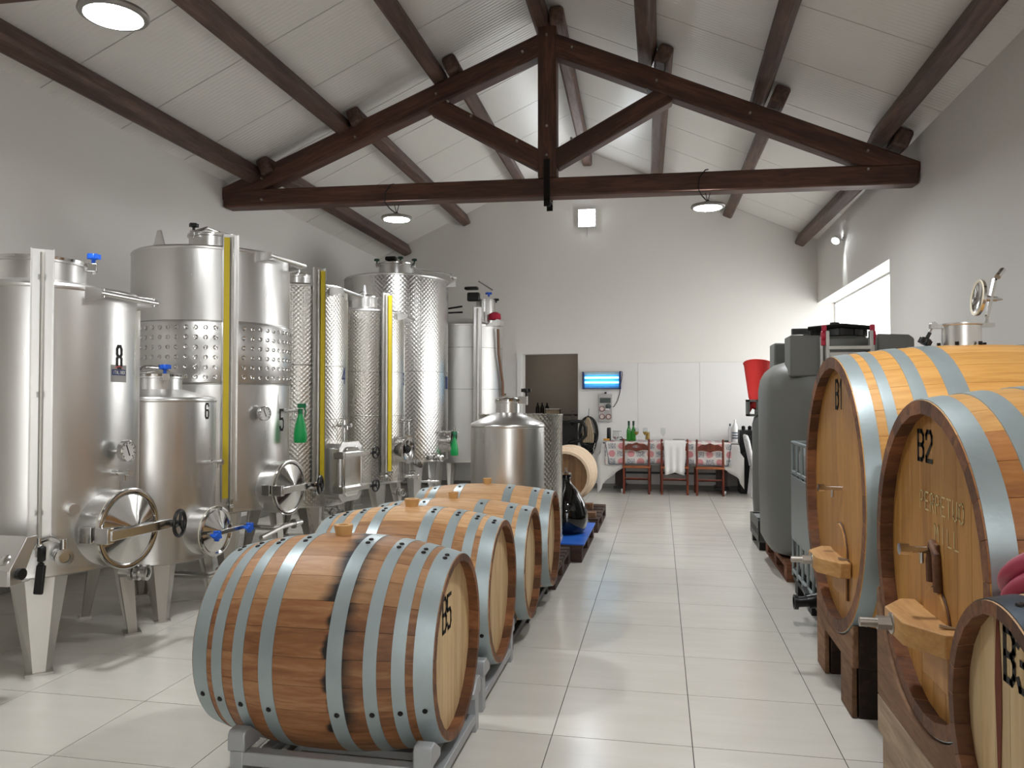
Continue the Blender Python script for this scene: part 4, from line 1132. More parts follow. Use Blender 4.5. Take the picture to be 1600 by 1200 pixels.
L2 = 1.2
c2, rr, xh, rhd = barrel('wine_cask', 'amber cask B2 with chalk lettering in the middle of the right side', 'cask', (.86 + L2 / 2, 2.80, .925), L2, .545, .60, 30, .045, .05, [(.004, .07), (.125, .19), (.275, .36), (L2 - .36, L2 - .275), (L2 - .19, L2 - .125), (L2 - .07, L2 - .004)], -1, cask_r, 'head_cask', 'chime', group='big casks on wooden cradles', boards=9, hoop_h=.004)
head_text(c2, 'B2', xh, -1, .115, .385, .10, .055, .03, .016, label='black stencilled B2')
head_text(c2, 'PERPETUO', xh, -1, -.03, .195, .06, .034, .018, .006, 'chalk', 'chalk_lettering', 'yellow chalk word', slant=0)
head_text(c2, 'MILL', xh, -1, -.08, .10, .055, .034, .024, .005, 'chalk', 'chalk_lettering', 'faint second chalk line')
tap(c2, xh, .02, .04)
m = MB(); m.path([V(xh - .012, .035, -.07), V(xh - .012, .04, .0), V(xh - .012, .015, .065), V(xh - .012, -.02, .03), V(xh - .012, -.035, -.09)], .015, 8); m.box((xh - .006, .01, .03), (.012, .06, .07)); part('tap_plate', m, M['chime'], c2, .004, label='dark brown horseshoe plate behind the tap')
portella(c2, xh, -.40, .24, .32, -.25, .225)

L4 = .95
c3, rr, xh, rhd = barrel('wine_cask', 'small pale cask B3 with a dark hoop in the lower right corner', 'cask', (.715 + L4 / 2, 1.845, .735), L4, .292, .345, 24, .03, .04, [(.004, .065), (.10, .155), (.27, .325), (.62, .675), (.79, .845), (.88, .945)], -1, pale_wood, 'head_new', 'chime', group='big casks on wooden cradles', boards=7, hoop_mt='galv_d', rivets=(6, 20), hoop_h=.003)
head_text(c3, 'B3', xh, -1, .005, .17, .11, .045, .02, .016, label='black stencilled B3')
m = MB(); pts_ = [(-.006, -.20), (.006, -.2), (.017, -.05), (.018, .03), (.010, .14), (.0, .2), (-.009, .14), (-.017, .02), (-.012, -.08)]
m.prism(pts_, (xh - .0012, .095, .07), (0, -1, 0), (0, 0, 1), .0006); part('wine_streak', m, plain('wine_stain', '6e2e16', .6, var=.3, scale=30), c3, label='dark red wine streak')

# cradles
def cradle(x, y, zc, R, half, zb, blocks, label, depth, mts, group='wooden cask cradles', L=1.2):
    t = thing('cask_cradle', label, 'cradle', (x, y, 0), 0, group)
    for s, xx in ((0, 0), (1, L - depth)):
        P = [(half, zb)] + [(-half, zb), (-half, zb + .12)]
        a0 = math.asin(min(.97, half / R)); pts_ = []
        for q in range(17):
            a = -a0 + 2 * a0 * q / 16; pts_.append((R * sin(a), zc - R * cos(a)))
        pts_ = [p for p in pts_]
        poly = [(-half, zb)] + pts_ + [(half, zb)]
        fd = .03 if len(mts) > 1 else depth
        m = MB(); m.prism(poly[::-1], (xx, 0, 0), (0, 1, 0), (0, 0, 1), fd); part('saddle_beam', m, M[mts[0]], t, .006)
        if len(mts) > 1:
            m = MB(); m.prism(poly[::-1], (xx + fd, 0, 0), (0, 1, 0), (0, 0, 1), depth - fd); part('shade_beam', m, M[mts[1]], t, .004)  # rear of the beam coloured as shade behind its brown face
    for (bx, by, bw, bd, z0_, z1_, mt) in blocks:
        m = MB(); m.box((bx + bd / 2 + .015, by, (z0_ + z1_) / 2), (bd - .03, bw, z1_ - z0_)); part('foot_block', m, M['cradle_shade'], t, .006)  # block sides carry shade in their colour
        m = MB(); m.box((bx + .012, by, (z0_ + z1_) / 2), (.024, bw, z1_ - z0_ - .004)); part('facing_board', m, M[mt], t, .004)
    return t
cradle(.865, 4.2, 1.0, .70, .41, .235, [(.0, -.28, .22, .30, 0, .24, 'cradle'), (.0, .30, .20, .30, 0, .24, 'cradle'), (.90, -.28, .22, .30, 0, .24, 'cradle'), (.90, .30, .20, .30, 0, .24, 'cradle')], 'wooden cradle under the largest cask B1, its sides coloured dark as shade', .30, ('cradle', 'cradle_shade'))
cradle(.85, 2.80, .925, .556, .52, .30, [(.0, 0, 1.04, .30, .15, .30, 'cradle_p'), (.01, .36, .26, .28, 0, .15, 'cradle_p'), (.01, -.36, .26, .28, 0, .15, 'cradle_p'), (.85, 0, 1.04, .30, .15, .30, 'cradle'), (.86, .36, .26, .28, 0, .15, 'cradle'), (.86, -.36, .26, .28, 0, .15, 'cradle')], 'stacked rough timber cradle under cask B2', .30, ('cradle',))
cradle(.74, 1.845, .735, .352, .28, .36, [(.0, 0, .5, .22, 0, .36, 'cradle'), (.66, 0, .5, .22, 0, .36, 'cradle')], 'wooden stand under the small cask B3', .22, ('cradle',), L=.9)

# raspberry hose coiled on the small cask
m = MB(); m.path([(.14 * cos(2 * pi * k / 40), .14 * sin(2 * pi * k / 40), 0) for k in range(40)], .027, 12, closed=True)
m.path([(.135 * cos(2 * pi * k / 40), .135 * sin(2 * pi * k / 40), .05) for k in range(30)], .026, 12)
hz = part('wine_hose', m, M['hosered']); hz.location = (.985, 2.07, 1.0); hz.rotation_euler = (radians(-38), 0, 0); tag(hz, 'raspberry red hose coil lying on the small cask B3', 'hose')
# ================================================================== PALLETS AND WHAT STANDS ON THEM
def pallet(x0, x1, ya, yb, label, mt='pallet', h=.15, n=7, along='y'):
    t = thing('pallet', label, 'pallet', ((x0 + x1) / 2, (ya + yb) / 2, 0), 0, 'wooden pallets')
    hx, hy = (x1 - x0) / 2, (yb - ya) / 2
    for i in range(n):
        w = 2 * hy / n; m = MB(); m.box((0, -hy + w * (i + .5), h - .011), (2 * hx, w * .78, .022)); part('deck_board', m, M[mt], t, .002, seg=1)
    for i in range(3):
        x = (-hx + .05, 0, hx - .05)[i]
        m = MB(); m.box((x, 0, h - .033), (.1, 2 * hy, .022)); part('stringer', m, M[mt], t)
        for y in (-hy + .07, 0, hy - .07):
            m = MB(); m.box((x, y, h / 2 - .011), (.1, .14, h - .066)); part('block', m, M[mt], t, .003, seg=1)
        m = MB(); m.box((x, 0, .011), (.1, 2 * hy, .022)); part('bottom_board', m, M[mt], t)
    return t
pallet(-1.75, -.80, 5.93, 6.93, 'dark pallet under the small conical tank')
pallet(-1.75, -.70, 6.97, 8.27, 'dark pallet under the blue board')
pallet(-1.75, -.68, 8.55, 9.85, 'dark pallet farthest back under the pale barrel', n=5)
m = MB(); m.box((0, 0, 0), (.30, 1.24, .014)); o = part('board', m, M['blue_board'], None, .002); o.location = (-.83, 7.61, .158); tag(o, 'blue board lying on the pallet beneath the black demijohn', 'board')
m = MB(); m.box((0, 0, 0), (.7, .09, .06)); o = part('timber_batten', m, M['cradle'], None, .004); o.location = (-1.06, 8.69, .181); tag(o, 'light timber batten on the farthest pallet in front of the barrel', 'timber', 'battens on the farthest pallet')
m = MB(); m.box((0, 0, 0), (.5, .09, .07)); o = part('timber_batten', m, M['cradle'], None, .004); o.location = (-1.05, 9.35, .186); tag(o, 'brown timber batten wedged behind, beneath the pale barrel', 'timber', 'battens on the farthest pallet')
t = thing('demijohn', 'glossy black glass demijohn on the blue board', 'demijohn', (-.915, 7.58, .166))
m = MB(); m.lathe([(.0005, 0), (.15, .0), (.19, .03), (.215, .12), (.212, .2), (.185, .30), (.13, .40), (.08, .455), (.05, .49), (.042, .52), (.04, .56)], 48); part('glass_body', m, M['glass_blk'], t, ang=80)
m = MB(); m.lathe([(.04, .53), (.052, .535), (.055, .56), (.05, .585), (.02, .59), (.0005, .60)], 24); m.tube((0, 0, .58), (0, 0, .64), .012, n=10); part('neck_wrap', m, M['glass'], t, label='clear film wrapped over the neck')
# pale barrel, head towards the viewer
Lq = .95
t, rr, xh, rhd = barrel('oak_barrel', 'blush-pale barrel with brown head facing the aisle at the back', 'barrel', (-1.115, 9.1 + Lq / 2, .565), Lq, .295, .345, 24, .028, .03, [], -1, lambda k, n, a: 'pale_band', 'head_brown', 'pale_band', rz=radians(90), boards=7)
for (xa, xb, dr) in ((.0, .05, .004), (.07, .12, .006), (.15, .2, .004), (.30, .35, .004)):
    x0, x1 = -Lq / 2 + xa, -Lq / 2 + xb; m = MB(); m.lathe([(rr(x0) - .002, x0), (rr(x0) + dr, x0 + .004), (rr(x1) + dr, x1 - .004), (rr(x1) - .002, x1)], 48, (0, 0, 0), (1, 0, 0)); part('wooden_hoop', m, M['pale_band'], t)
# small valve lying by the pallet
t = thing('pipe_fitting', 'small steel pipe fitting lying on the pallet edge by the fourth barrel', 'fitting', (-.86, 6.08, .15))
m = MB(); m.tube((-.06, 0, .035), (.06, 0, .035), .03, n=14); m.lathe([(.03, -.01), (.045, -.008), (.045, .008), (.03, .01)], 16, (.05, 0, .035), (1, 0, 0)); part('body', m, M['pipe'], t)
m = MB(); m.tube((-.01, 0, .06), (-.01, 0, .12), .012, n=10); m.ball((-.01, 0, .13), .022, 8); part('knob', m, M['pipe'], t)

# ================================================================== RIGHT SIDE BEHIND THE CASKS
pallet(1.0, 2.2, 6.54, 7.80, 'red-brown pallet under the grey plastic tank', 'pallet_r', .15, 6)
t = thing('plastic_tank', 'tall grey polyethylene tank with black screw lid', 'tank', (1.515, 7.17, .152))
def sq(r, rc, n=6):
    """rounded square outline, half size r, corner radius rc"""
    o_ = []
    for cx, cy, a0 in ((r - rc, r - rc, 0), (-(r - rc), r - rc, 90), (-(r - rc), -(r - rc), 180), (r - rc, -(r - rc), 270)):
        for i in range(n + 1):
            a = radians(a0 + 90 * i / n); o_.append((cx + rc * cos(a), cy + rc * sin(a)))
    return o_
m = MB(); prev = None
PR = [(0, .50, .36), (.03, .575, .36), (.10, .61, .36), (.6, .62, .36), (1.1, .62, .36), (1.40, .62, .36), (1.50, .605, .36), (1.57, .57, .36), (1.63, .50, .36), (1.66, .40, .33), (1.70, .34, .3)]
for (zz, r, rc) in PR:
    ps = sq(r, min(rc, r * .98)); a = m.pts([(x, y, zz) for x, y in ps]); k = len(ps)
    if prev is not None:
        for i in range(k): j = (i + 1) % k; m.face((prev + i, prev + j, a + j, a + i))
    else: m.face([a + i for i in range(k)][::-1])
    prev = a
m.face([prev + i for i in range(k)])
part('body', m, M['grey_poly'], t, ang=60)
for sx in (-1, 1):
    for sy in (-1, 1):
        m = MB(); m.prism([(-.14, 0), (.14, 0), (.14, .30), (.10, .33), (-.14, .34)], (sx * .33, sy * .45 + .15, 1.51), (1, 0, 0), (0, 0, 1), .30); part('corner_lug', m, M['grey_poly'], t, .015)
m = MB(); m.lathe([(.36, 1.66), (.36, 1.76), (.34, 1.83), (.26, 1.86), (.22, 1.87)], 40); part('dome', m, M['grey_poly'], t)
m = MB(); m.lathe([(.24, 1.86), (.25, 1.87), (.25, 1.93), (.22, 1.945), (.0005, 1.955)], 40); m.tube((0, 0, 1.95), (0, 0, 2.0), .045, .04, 12)
for k in range(12): m.box((.25 * cos(k * pi / 6), .25 * sin(k * pi / 6), 1.9), (.03, .03, .055))
part('screw_lid', m, M['blk'], t, label='black screw lid')
m = MB(); m.path([(-.26, -.2, 1.93), (.0, -.26, 1.95), (.26, -.2, 1.93)], .02, 8); m.box((-.32, -.18, 1.91), (.14, .06, .05)); part('lid_strap', m, M['blk'], t)

t = thing('step_ladder', 'aluminium stepladder with red hinges behind cask B1', 'ladder', (1.45, 6.38, 0))
for s in (-1, 1):
    m = MB(); m.beam((s * .16, -.11, .02), (s * .16, 0, 2.01), .026, .06, (0, 1, 0)); part('stile', m, M['alu'], t, .003)
    m = MB(); m.beam((s * .19, .10, .02), (s * .19, .06, 1.97), .022, .04, (0, 1, 0)); part('rear_stile', m, M['alu'], t, .003)
    m = MB(); m.lathe([(.0005, -.018), (.042, -.018), (.045, 0), (.042, .018), (.0005, .018)], 16, (s * .18, .025, 1.975), (1, 0, 0)); m.box((s * .178, .02, 2.035), (.035, .03, .05)); m.box((s * .182, .025, 1.925), (.03, .05, .05)); part('hinge', m, M['redk'], t, .006, label='red plastic hinge')
for k in range(7):
    f = (k + 1) / 7.5; m = MB(); m.box((0, -.11 * (1 - f), .02 + 1.99 * f), (.32, .08, .03)); part('step', m, M['alu'], t, .003)
m = MB(); m.box((0, .02, 1.83), (.34, .02, .03)); part('top_bar', m, M['alu'], t)

# intermediate bulk container between cask B1 and the grey tank
t = thing('bulk_container', 'white plastic bulk container in a galvanised cage behind cask B1', 'container', (1.5, 5.62, 0))
hx, hy = .5, .6
m = MB(); m.box((0, 0, .64), (.94, 1.13, .95)); part('bottle', m, M['ibc'], t, .06, seg=3)
m = MB(); m.lathe([(.1, 0), (.1, .05), (.0005, .055)], 24, (0, 0, 1.115)); part('screw_cap', m, M['blk'], t)
for zz in (.17, .42, .92, 1.145):
    m = MB(); m.path([(-hx, -hy, zz), (hx, -hy, zz), (hx, hy, zz), (-hx, hy, zz)], .014, 8, closed=True); part('cage_rail', m, M['cage'], t)
for k in range(7):
    y = -hy + 2 * hy * k / 6
    for s in (-1, 1):
        m = MB(); m.tube((s * hx, y, .13), (s * hx, y, 1.145), .011, n=8); part('cage_bar', m, M['cage'], t)
for k in range(1, 6):
    x = -hx + 2 * hx * k / 6
    for s in (-1, 1):
        m = MB(); m.tube((x, s * hy, .13), (x, s * hy, 1.145), .011, n=8); part('cage_bar', m, M['cage'], t)
m = MB(); m.box((-hx - .018, .15, .67), (.006, .8, .46)); part('label_plate', m, M['cage'], t, .002, label='blank pale metal plate')
m = MB(); m.box((0, 0, .11), (1.0, 1.2, .03)); part('pallet_deck', m, M['rack_d'], t)
for sx in (-1, 0, 1):
    for sy in (-1, 0, 1):
        m = MB(); m.box((sx * .44, sy * .53, .05), (.1, .12, .1)); part('pallet_foot', m, M['rack_d'], t)
m = MB(); m.tube((-.44, -.37, .20), (-.57, -.37, .17), .045, n=14); m.tube((-.55, -.37, .175), (-.64, -.37, .165), .035, n=12); m.lathe([(.036, 0), (.048, .0), (.048, .025), (.036, .025)], 14, (-.63, -.37, .165), (-1, 0, 0)); m.beam((-.57, -.37, .21), (-.57, -.25, .23), .03, .02); part('outlet_valve', m, M['blk'], t, label='black outlet valve')

# second grey tank, red funnel, pump crate
t = thing('plastic_tank', 'slim darker grey plastic tank half hidden behind the tall grey tank', 'tank', (1.45, 8.92, .0))
m = MB(); m.lathe([(.0005, .15), (.40, .15), (.43, .19), (.44, .4), (.44, 1.2), (.42, 1.28), (.33, 1.33), (.0005, 1.36)], 48); part('body', m, M['grey_poly2'], t)
m = MB(); m.lathe([(.0005, .0), (.38, .0), (.38, .15), (.0005, .15)], 32); part('plinth', m, M['rack_d'], t)
for (x0, x1, z0_, z1_) in ((-.50, -.475, 1.29, 1.475), (-.405, -.38, 1.29, 1.475), (-.5, -.38, 1.29, 1.315), (-.5, -.38, 1.45, 1.475)):
    m = MB(); m.box(((x0 + x1) / 2, 0, (z0_ + z1_) / 2), (x1 - x0, .2, z1_ - z0_)); part('side_bracket', m, M['grey_poly2'], t, .002)
m = MB(); m.prism([(-.38, 0), (-.2, 0), (-.2, .18), (-.38, .19)], (0, .1, 1.29), (1, 0, 0), (0, 0, 1), .2); part('lug', m, M['grey_poly2'], t, .01)
t = thing('funnel', 'big red plastic funnel leaning on the grey tanks', 'funnel', (1.03, 8.92, 1.42))
A = V(.10, .30, 1).normalized()
m = MB(); m.lathe([(.03, -.05), (.05, .0), (.085, .08), (.16, .47), (.168, .475), (.165, .48), (.155, .475), (.08, .09), (.0005, .08)], 40, (0.02, 0, 0), A); part('cone', m, M['red'], t, ang=60)
m = MB(); m.path([(.0, 0, .02), (-.05, 0, -.03), (-.06, 0, -.08)], [.045, .035, .02], 12); part('spout', m, M['red'], t)
t = thing('pump_unit', 'grey steel pump frame on the floor beside the grey tank', 'pump', (1.15, 8.18, 0))
m = MB(); m.box((-.205, 0, .19), (.02, .66, .20)); m.box((.0, .32, .19), (.42, .02, .2)); m.box((0, -.32, .19), (.42, .02, .2)); m.box((.0, 0, .085), (.42, .66, .015)); part('frame', m, M['grey_poly2'], t, .004)
for k in range(5):
    m = MB(); m.box((-.217, -.26 + k * .12, .18), (.006, .05, .06)); part('slot', m, M['blk'], t)
m = MB(); m.box((0, .1, .27), (.40, .3, .02)); part('top_plate', m, M['rack'], t)
m = MB(); m.tube((-.02, -.2, .2), (-.02, .12, .2), .10, n=20); m.lathe([(.05, 0), (.09, .01), (.09, .03), (.05, .04)], 20, (-.02, -.24, .2), (0, 1, 0)); part('motor', m, M['alu'], t)
m = MB(); m.path([(-.12, .0, .26), (-.14, -.12, .34), (-.13, -.22, .30), (-.1, -.25, .22)], .022, 10); part('hose_bend', m, M['grey_poly2'], t)
for x in (-.17, .17):
    for y in (-.27, .27):
        m = MB(); m.box((x, y, .04), (.06, .08, .08)); part('foot', m, M['blk'], t)

# ================================================================== TABLE AT THE BACK
TY0, TY1, TX0, TX1, TZ = 12.32, 12.90, -.90, 1.19, .80
t = thing('folding_table', 'long table on castors with brown legs against the back wall', 'table', (.15, 12.6, 0))
m = MB(); m.box((0, 0, TZ - .02), (TX1 - TX0, TY1 - TY0, .035)); part('tabletop', m, M['dkbrown'], t, .004)
for s, lx in ((-1, -.78), (1, .80)):
    m = MB(); m.box((lx, -.05, .43), (.17, .10, .70)); part('leg', m, M['dkbrown'], t, .004)
    m = MB(); m.box((lx, -.03, .085), (.2, .5, .04)); part('foot_rail', m, M['blk'], t)
    for yy in (-.24, .18):
        m = MB(); m.tube((lx + .02, yy, .04), (lx + .05, yy, .04), .04, n=14); m.box((lx + .035, yy, .07), (.02, .03, .05)); part('castor', m, M['white'], t)
m = MB(); m.box((0, 0, .30), (1.5, .04, .03)); part('rail', m, M['blk'], t)

def drape(x0, x1, drop, yf, zt, mt, name, label, cat, ripple=.012, n=40, hang=None, thick=.004, side_drop=(0, 0), top_y=TY1 - .02):
    """cloth: flat on the table, hanging in soft folds at the front and the ends"""
    m = MB()
    cols = []
    xs_ = []
    sl, sr = side_drop
    if sl: xs_ += [(x0 - .02 - .02 * i, x0 - .02, -sl * (1 - i / 6) ) for i in range(0)]
    for i in range(n + 1): xs_.append(x0 + (x1 - x0) * i / n)
    rows_ = [('top', top_y), ('top', yf + .15), ('top', yf + .02)] + [('d', f) for f in (.04, .12, .25, .4, .55, .7, .85, 1.0)]
    uvs = {}
    grid = []
    for x in xs_:
        fx = (x - x0) / (x1 - x0); d = drop(fx) if callable(drop) else drop
        sd = 0
        col = []
        for kind, v in rows_:
            if kind == 'top': col.append((x, v, zt, (x, v - yf)))
            else:
                w = ripple * v * (sin(x * 31) + .6 * sin(x * 57 + 1)); col.append((x + .01 * v * sin(x * 40), yf - .012 - .02 * v + w, zt - .008 - d * v, (x, -d * v)))
        grid.append(col)
    # ends hang down
    def end(col, s, dd):
        out = []
        for (x, y, z_, uv) in col:
            out.append((x + s * (.03 + .05 * ((zt - z_) > .05)), y - .0 , min(z_, zt) - dd * (1 if z_ > zt - .02 else .55), (uv[0] + s * dd, uv[1])))
        return out
    if sl: grid = [end(grid[0], -1, sl), [(x - .02, y, z_ - sl * .25, (uv[0] - .02, uv[1])) for (x, y, z_, uv) in grid[0]]] + grid
    if sr: grid = grid + [[(x + .02, y, z_ - sr * .25, (uv[0] + .02, uv[1])) for (x, y, z_, uv) in grid[-1]], end(grid[-1], 1, sr)]
    k = len(rows_)
    for col in grid: m.pts([c[:3] for c in col])
    for i in range(len(grid) - 1):
        for j in range(k - 1):
            q = (i * k + j, (i + 1) * k + j, (i + 1) * k + j + 1, i * k + j + 1)
            m.face(q, tuple((grid[g // k][g % k][3]) for g in q))
    o = part(name, m, mt if isinstance(mt, list) else M[mt], None, ang=80)
    s_ = o.modifiers.new('thickness', 'SOLIDIFY'); s_.thickness = thick; s_.offset = 1
    tag(o, label, cat)
    return o
def dropw(f):
    return .34 + .10 * abs(2 * f - 1) ** 2 + (.22 * max(0, .16 - f) / .16) + (.10 * max(0, f - .9) / .1)
tc_ = drape(TX0 - .01, TX1 + .0, dropw, TY0 - .005, TZ + .004, 'linen', 'tablecloth', 'white fringed tablecloth hanging low over the table ends', 'tablecloth', .010, 60, side_drop=(.30, .28))
# fringe tufts on the left end
m = MB()
for k in range(14):
    y = TY0 - .02 + .0 * k; z_ = .78 - k * .045; m.tube((TX0 - .115 - .012 * (k % 3), y, z_), (TX0 - .14 - .015 * (k % 2), y - .01, z_ - .05), .006, .002, 5)
part('fringe', m, M['linen'], tc_, stuff=True)
pc = drape(TX0 + .04, TX1 - .11, lambda f: .36 - .04 * sin(pi * f), TY0 - .030, TZ + .012, 'print', 'table_runner', 'printed cloth with pink rounds and grey patches over the white one', 'cloth', .006, 60)
m = MB(); b0 = -.87 + .01
pts_ = [(TX0 + .045, TZ + .0), (TX0 + .115, TZ - .345), (TX0 + .6, TZ - .332), (TX0 + 1.1, TZ - .325), (TX1 - .16, TZ - .345), (TX1 - .115, TZ - .0)]
m.path([(x, TY0 - .068, z_) for x, z_ in pts_], .007, 6); part('cloth_border', m, M['border'], pc, label='slate border line')

# ---- ladder-back chairs, backs towards the viewer (seat towards +Y)
def chair():
    t = thing('dining_chair', '', 'chair', (0, 0, 0), 0, 'brown ladder-back chairs along the table')
    for s in (-1, 1):
        m = MB(); prof = [(.015, 0), (.018, .02), (.0165, .07), (.019, .09), (.018, .40), (.021, .44), (.018, .48), (.0165, .66), (.018, .80), (.014, .815), (.019, .835), (.016, .86), (.0005, .868)]
        m.lathe(prof, 14, (s * .195, 0, 0)); part('back_post', m, M['chairw'], t)
        m = MB(); m.lathe([(.014, 0), (.018, .03), (.019, .40), (.0005, .43)], 12, (s * .205, .38, 0)); part('front_leg', m, M['chairw'], t)
        for zz in (.16, .28):
            m = MB(); m.tube((s * .197, .01, zz), (s * .205, .37, zz), .010, n=8); part('side_stretcher', m, M['chairw'], t)
    for zz, y in ((.245, 0), (.19, .38)):
        m = MB(); m.tube((-.195, y, zz), (.195, y, zz), .010, n=8); part('stretcher', m, M['chairw'], t)
    m = MB(); m.prism([(-.215, -.02), (.215, -.02), (.235, .41), (-.235, .41)], (0, 0, .405), (1, 0, 0), (0, 1, 0), .035); part('seat', m, M['seatw'], t, .01)
    return t
def slat(t, hole):
    top = [(-.185 + .37 * i / 16, .745 + .045 * sin(pi * i / 16) + .018 * sin(3 * pi * i / 16) ** 2) for i in range(17)]
    bot = [(-.185 + .37 * i / 16, .685 - .02 * sin(pi * i / 16) + .02 * abs(sin(2 * pi * i / 16))) for i in range(17)]
    m = MB()
    def strip(a, b):
        for i in range(len(a) - 1):
            q = [a[i], a[i + 1], b[i + 1], b[i]]; m.prism(q, (0, .008, 0), (1, 0, 0), (0, 0, 1), .016)
    if not hole: strip(bot, top)
    else:
        def hz(x): 
            e = max(0, 1 - (x / .062) ** 2); return .022 * sqrt(e)
        zc = [(p[0], (p[1] + q[1]) / 2 + .005) for p, q in zip(bot, top)]
        strip(bot, [(x, z_ - hz(x)) for x, z_ in zc]); strip([(x, z_ + hz(x)) for x, z_ in zc], top)
    part('back_slat', m, M['chairw'], t)
ch1 = chair(); ch2 = copy_tree(ch1); ch3 = copy_tree(ch1)
ch1.location = (-.366, 12.2, 0); ch2.location = (.22, 12.2, 0); ch3.location = (.75, 12.16, 0)
slat(ch1, True); slat(ch2, False); slat(ch3, False)
ch1['label'] = 'left brown ladder-back chair with a cut-out in its back slat'
ch2['label'] = 'middle brown chair with a white towel over its back'
ch3['label'] = 'right brown chair with a solid wavy back slat'
m = MB()
nx = 24; rows_ = [(-.03, .60), (-.032, .80), (-.02, .838), (.0, .844)] 
P = []
for i in range(nx + 1):
    x = -.165 + .33 * i / nx; f = i / nx
    w = .012 * sin(f * 19) ; b = .30 - .05 * abs(sin(pi * (f - .08))) * (1 if f < .99 else 0) + (.03 * abs(2 * f - 1))
    xx = x * (.93 if True else 1)
    col = [(x * 1.0, .035, .62), (x, .03, .80), (x, .0, .842), (x, -.03, .80)] + [(x * (1 - .12 * k / 6), -.032 - w * k / 6 - .006 * k / 6, .80 - (.80 - (.305 + .045 * (1 - abs(2 * f - 1)) ** 1.0)) * k / 6) for k in range(1, 7)]
    m.pts(col); k_ = len(col)
for i in range(nx):
    for j in range(k_ - 1): m.face((i * k_ + j, (i + 1) * k_ + j, (i + 1) * k_ + j + 1, i * k_ + j + 1))
m.tube((-.19, 0, .815), (.19, 0, .815), .012, n=8)
tw = part('towel', m, M['towel'], None, ang=80); s_ = tw.modifiers.new('thickness', 'SOLIDIFY'); s_.thickness = .004
tw.location = (.22, 12.2, 0); tag(tw, 'white towel draped over the back of the middle chair', 'towel')

# ---- things on the table
TT = TZ + .020
def bottle(x, y, label):
    t = thing('wine_bottle', label, 'bottle', (x, y, TT), 0, 'green wine bottles on the table')
    m = MB(); m.lathe([(.0005, 0), (.034, .0), (.037, .01), (.037, .15), (.033, .18), (.018, .215), (.0145, .235), (.0145, .30), (.016, .302), (.016, .315), (.0005, .316)], 24); part('glass', m, M['bot_g'], t)
    m = MB(); m.lathe([(.0155, .245), (.0165, .25), (.0175, .318), (.0005, .32)], 16); part('capsule', m, M['grn_k'], t)
bottle(-.487, 12.36, 'left one of the two green wine bottles on the table')
bottle(-.415, 12.38, 'right one of the two green wine bottles, beside a wine glass')
def glass(x, y, label, wine=0):
    t = thing('wine_glass', label, 'glass', (x, y, TT), 0, 'wine glasses on the table')
    m = MB(); m.lathe([(.0005, .0), (.034, .001), (.034, .003), (.006, .006), (.004, .02), (.004, .085), (.012, .095), (.032, .12), (.039, .15), (.036, .18), (.031, .212), (.030, .212), (.035, .18), (.038, .15), (.031, .122), (.011, .098), (.0005, .096)], 28); part('glass', m, M['glass'], t)
    if wine:
        m = MB(); m.lathe([(.0005, .098), (.011, .099), (.030, .123), (.037, .15), (.0005, .15)], 24); part('wine', m, M['wine'], t)
glass(-.368, 12.33, 'wine glass standing right in front of the green bottles', 1)
glass(-.232, 12.36, 'wine glass of golden white wine beside a carafe', 1)
glass(.046, 12.38, 'empty wine glass alone near the table middle')
t = thing('carafe', 'low carafe of golden wine behind a wine glass', 'carafe', (-.195, 12.46, TT))
m = MB(); m.lathe([(.0005, 0), (.036, 0), (.038, .02), (.034, .14), (.030, .15), (.028, .15), (.031, .14), (.035, .02), (.0005, .01)], 24); part('glass', m, M['glass'], t)
m = MB(); m.lathe([(.0005, .011), (.034, .02), (.031, .135), (.0005, .135)], 24); part('wine', m, M['wine'], t)
m = MB(); m.lathe([(.0005, 0), (.03, 0), (.032, .006), (.032, .20), (.028, .208), (.0005, .21)], 24); m.lathe([(.0325, .02), (.0335, .03), (.0335, .17), (.0325, .18)], 24); o = part('speaker', m, M['blk']); o.location = (-.805, 12.40, TT); tag(o, 'black upright cylinder speaker at the left end of the table', 'speaker')
t = thing('stand_glass', 'clear glass jug with a thin lid rod beside the black speaker', 'jug', (-.70, 12.48, TT))
m = MB(); m.lathe([(.0005, 0), (.04, 0), (.05, .06), (.045, .15), (.043, .15), (.047, .06), (.0005, .008)], 24); part('glass', m, M['glass'], t)
m = MB(); m.tube((-.05, 0, .155), (.09, 0, .15), .004, n=6); part('rod', m, M['pipe'], t)
t = thing('corkscrew', 'dark metal corkscrew lying beside the green bottles', 'corkscrew', (-.585, 12.42, TT))
m = MB(); m.tube((-.05, 0, .02), (.06, .0, .012), .010, n=8); m.tube((0, -.03, .02), (-.02, .04, .05), .008, n=8); m.path([(.0, 0, .03), (-.03, 0, .065), (-.05, .01, .05)], .006, 6); part('arms', m, M['iron'], t)
m = MB(); m.path([(.05 + .004 * k, .006 * sin(k * 1.4), .015 + .006 * cos(k * 1.4)) for k in range(14)], .0025, 5); part('worm', m, M['pipe'], t)
m = MB(); m.box((0, 0, .02), (.10, .06, .03)); o = part('sponge', m, plain('amber_sponge', 'c98e3c', .8, var=.2, scale=40), None, .01); o.location = (-.84, 12.36, TT); tag(o, 'amber sponge on the left corner of the table', 'sponge')
t = thing('napkin_stack', 'folded grey napkins beyond the middle chair', 'napkins', (.27, 12.5, TT))
for k in range(3):
    m = MB(); m.box((.01 * k, 0, .006 + .009 * k), (.24 - .03 * k, .16, .007)); part('napkin', m, M[('border', 'linen', 'sticker')[k]], t, .002)
t = thing('squeeze_bottle', 'slim white bottle with dark cap at the right end', 'bottle', (1.075, 12.45, TT))
m = MB(); m.lathe([(.0005, 0), (.028, 0), (.03, .01), (.03, .19), (.022, .225), (.012, .245)], 20); part('body', m, M['white'], t)
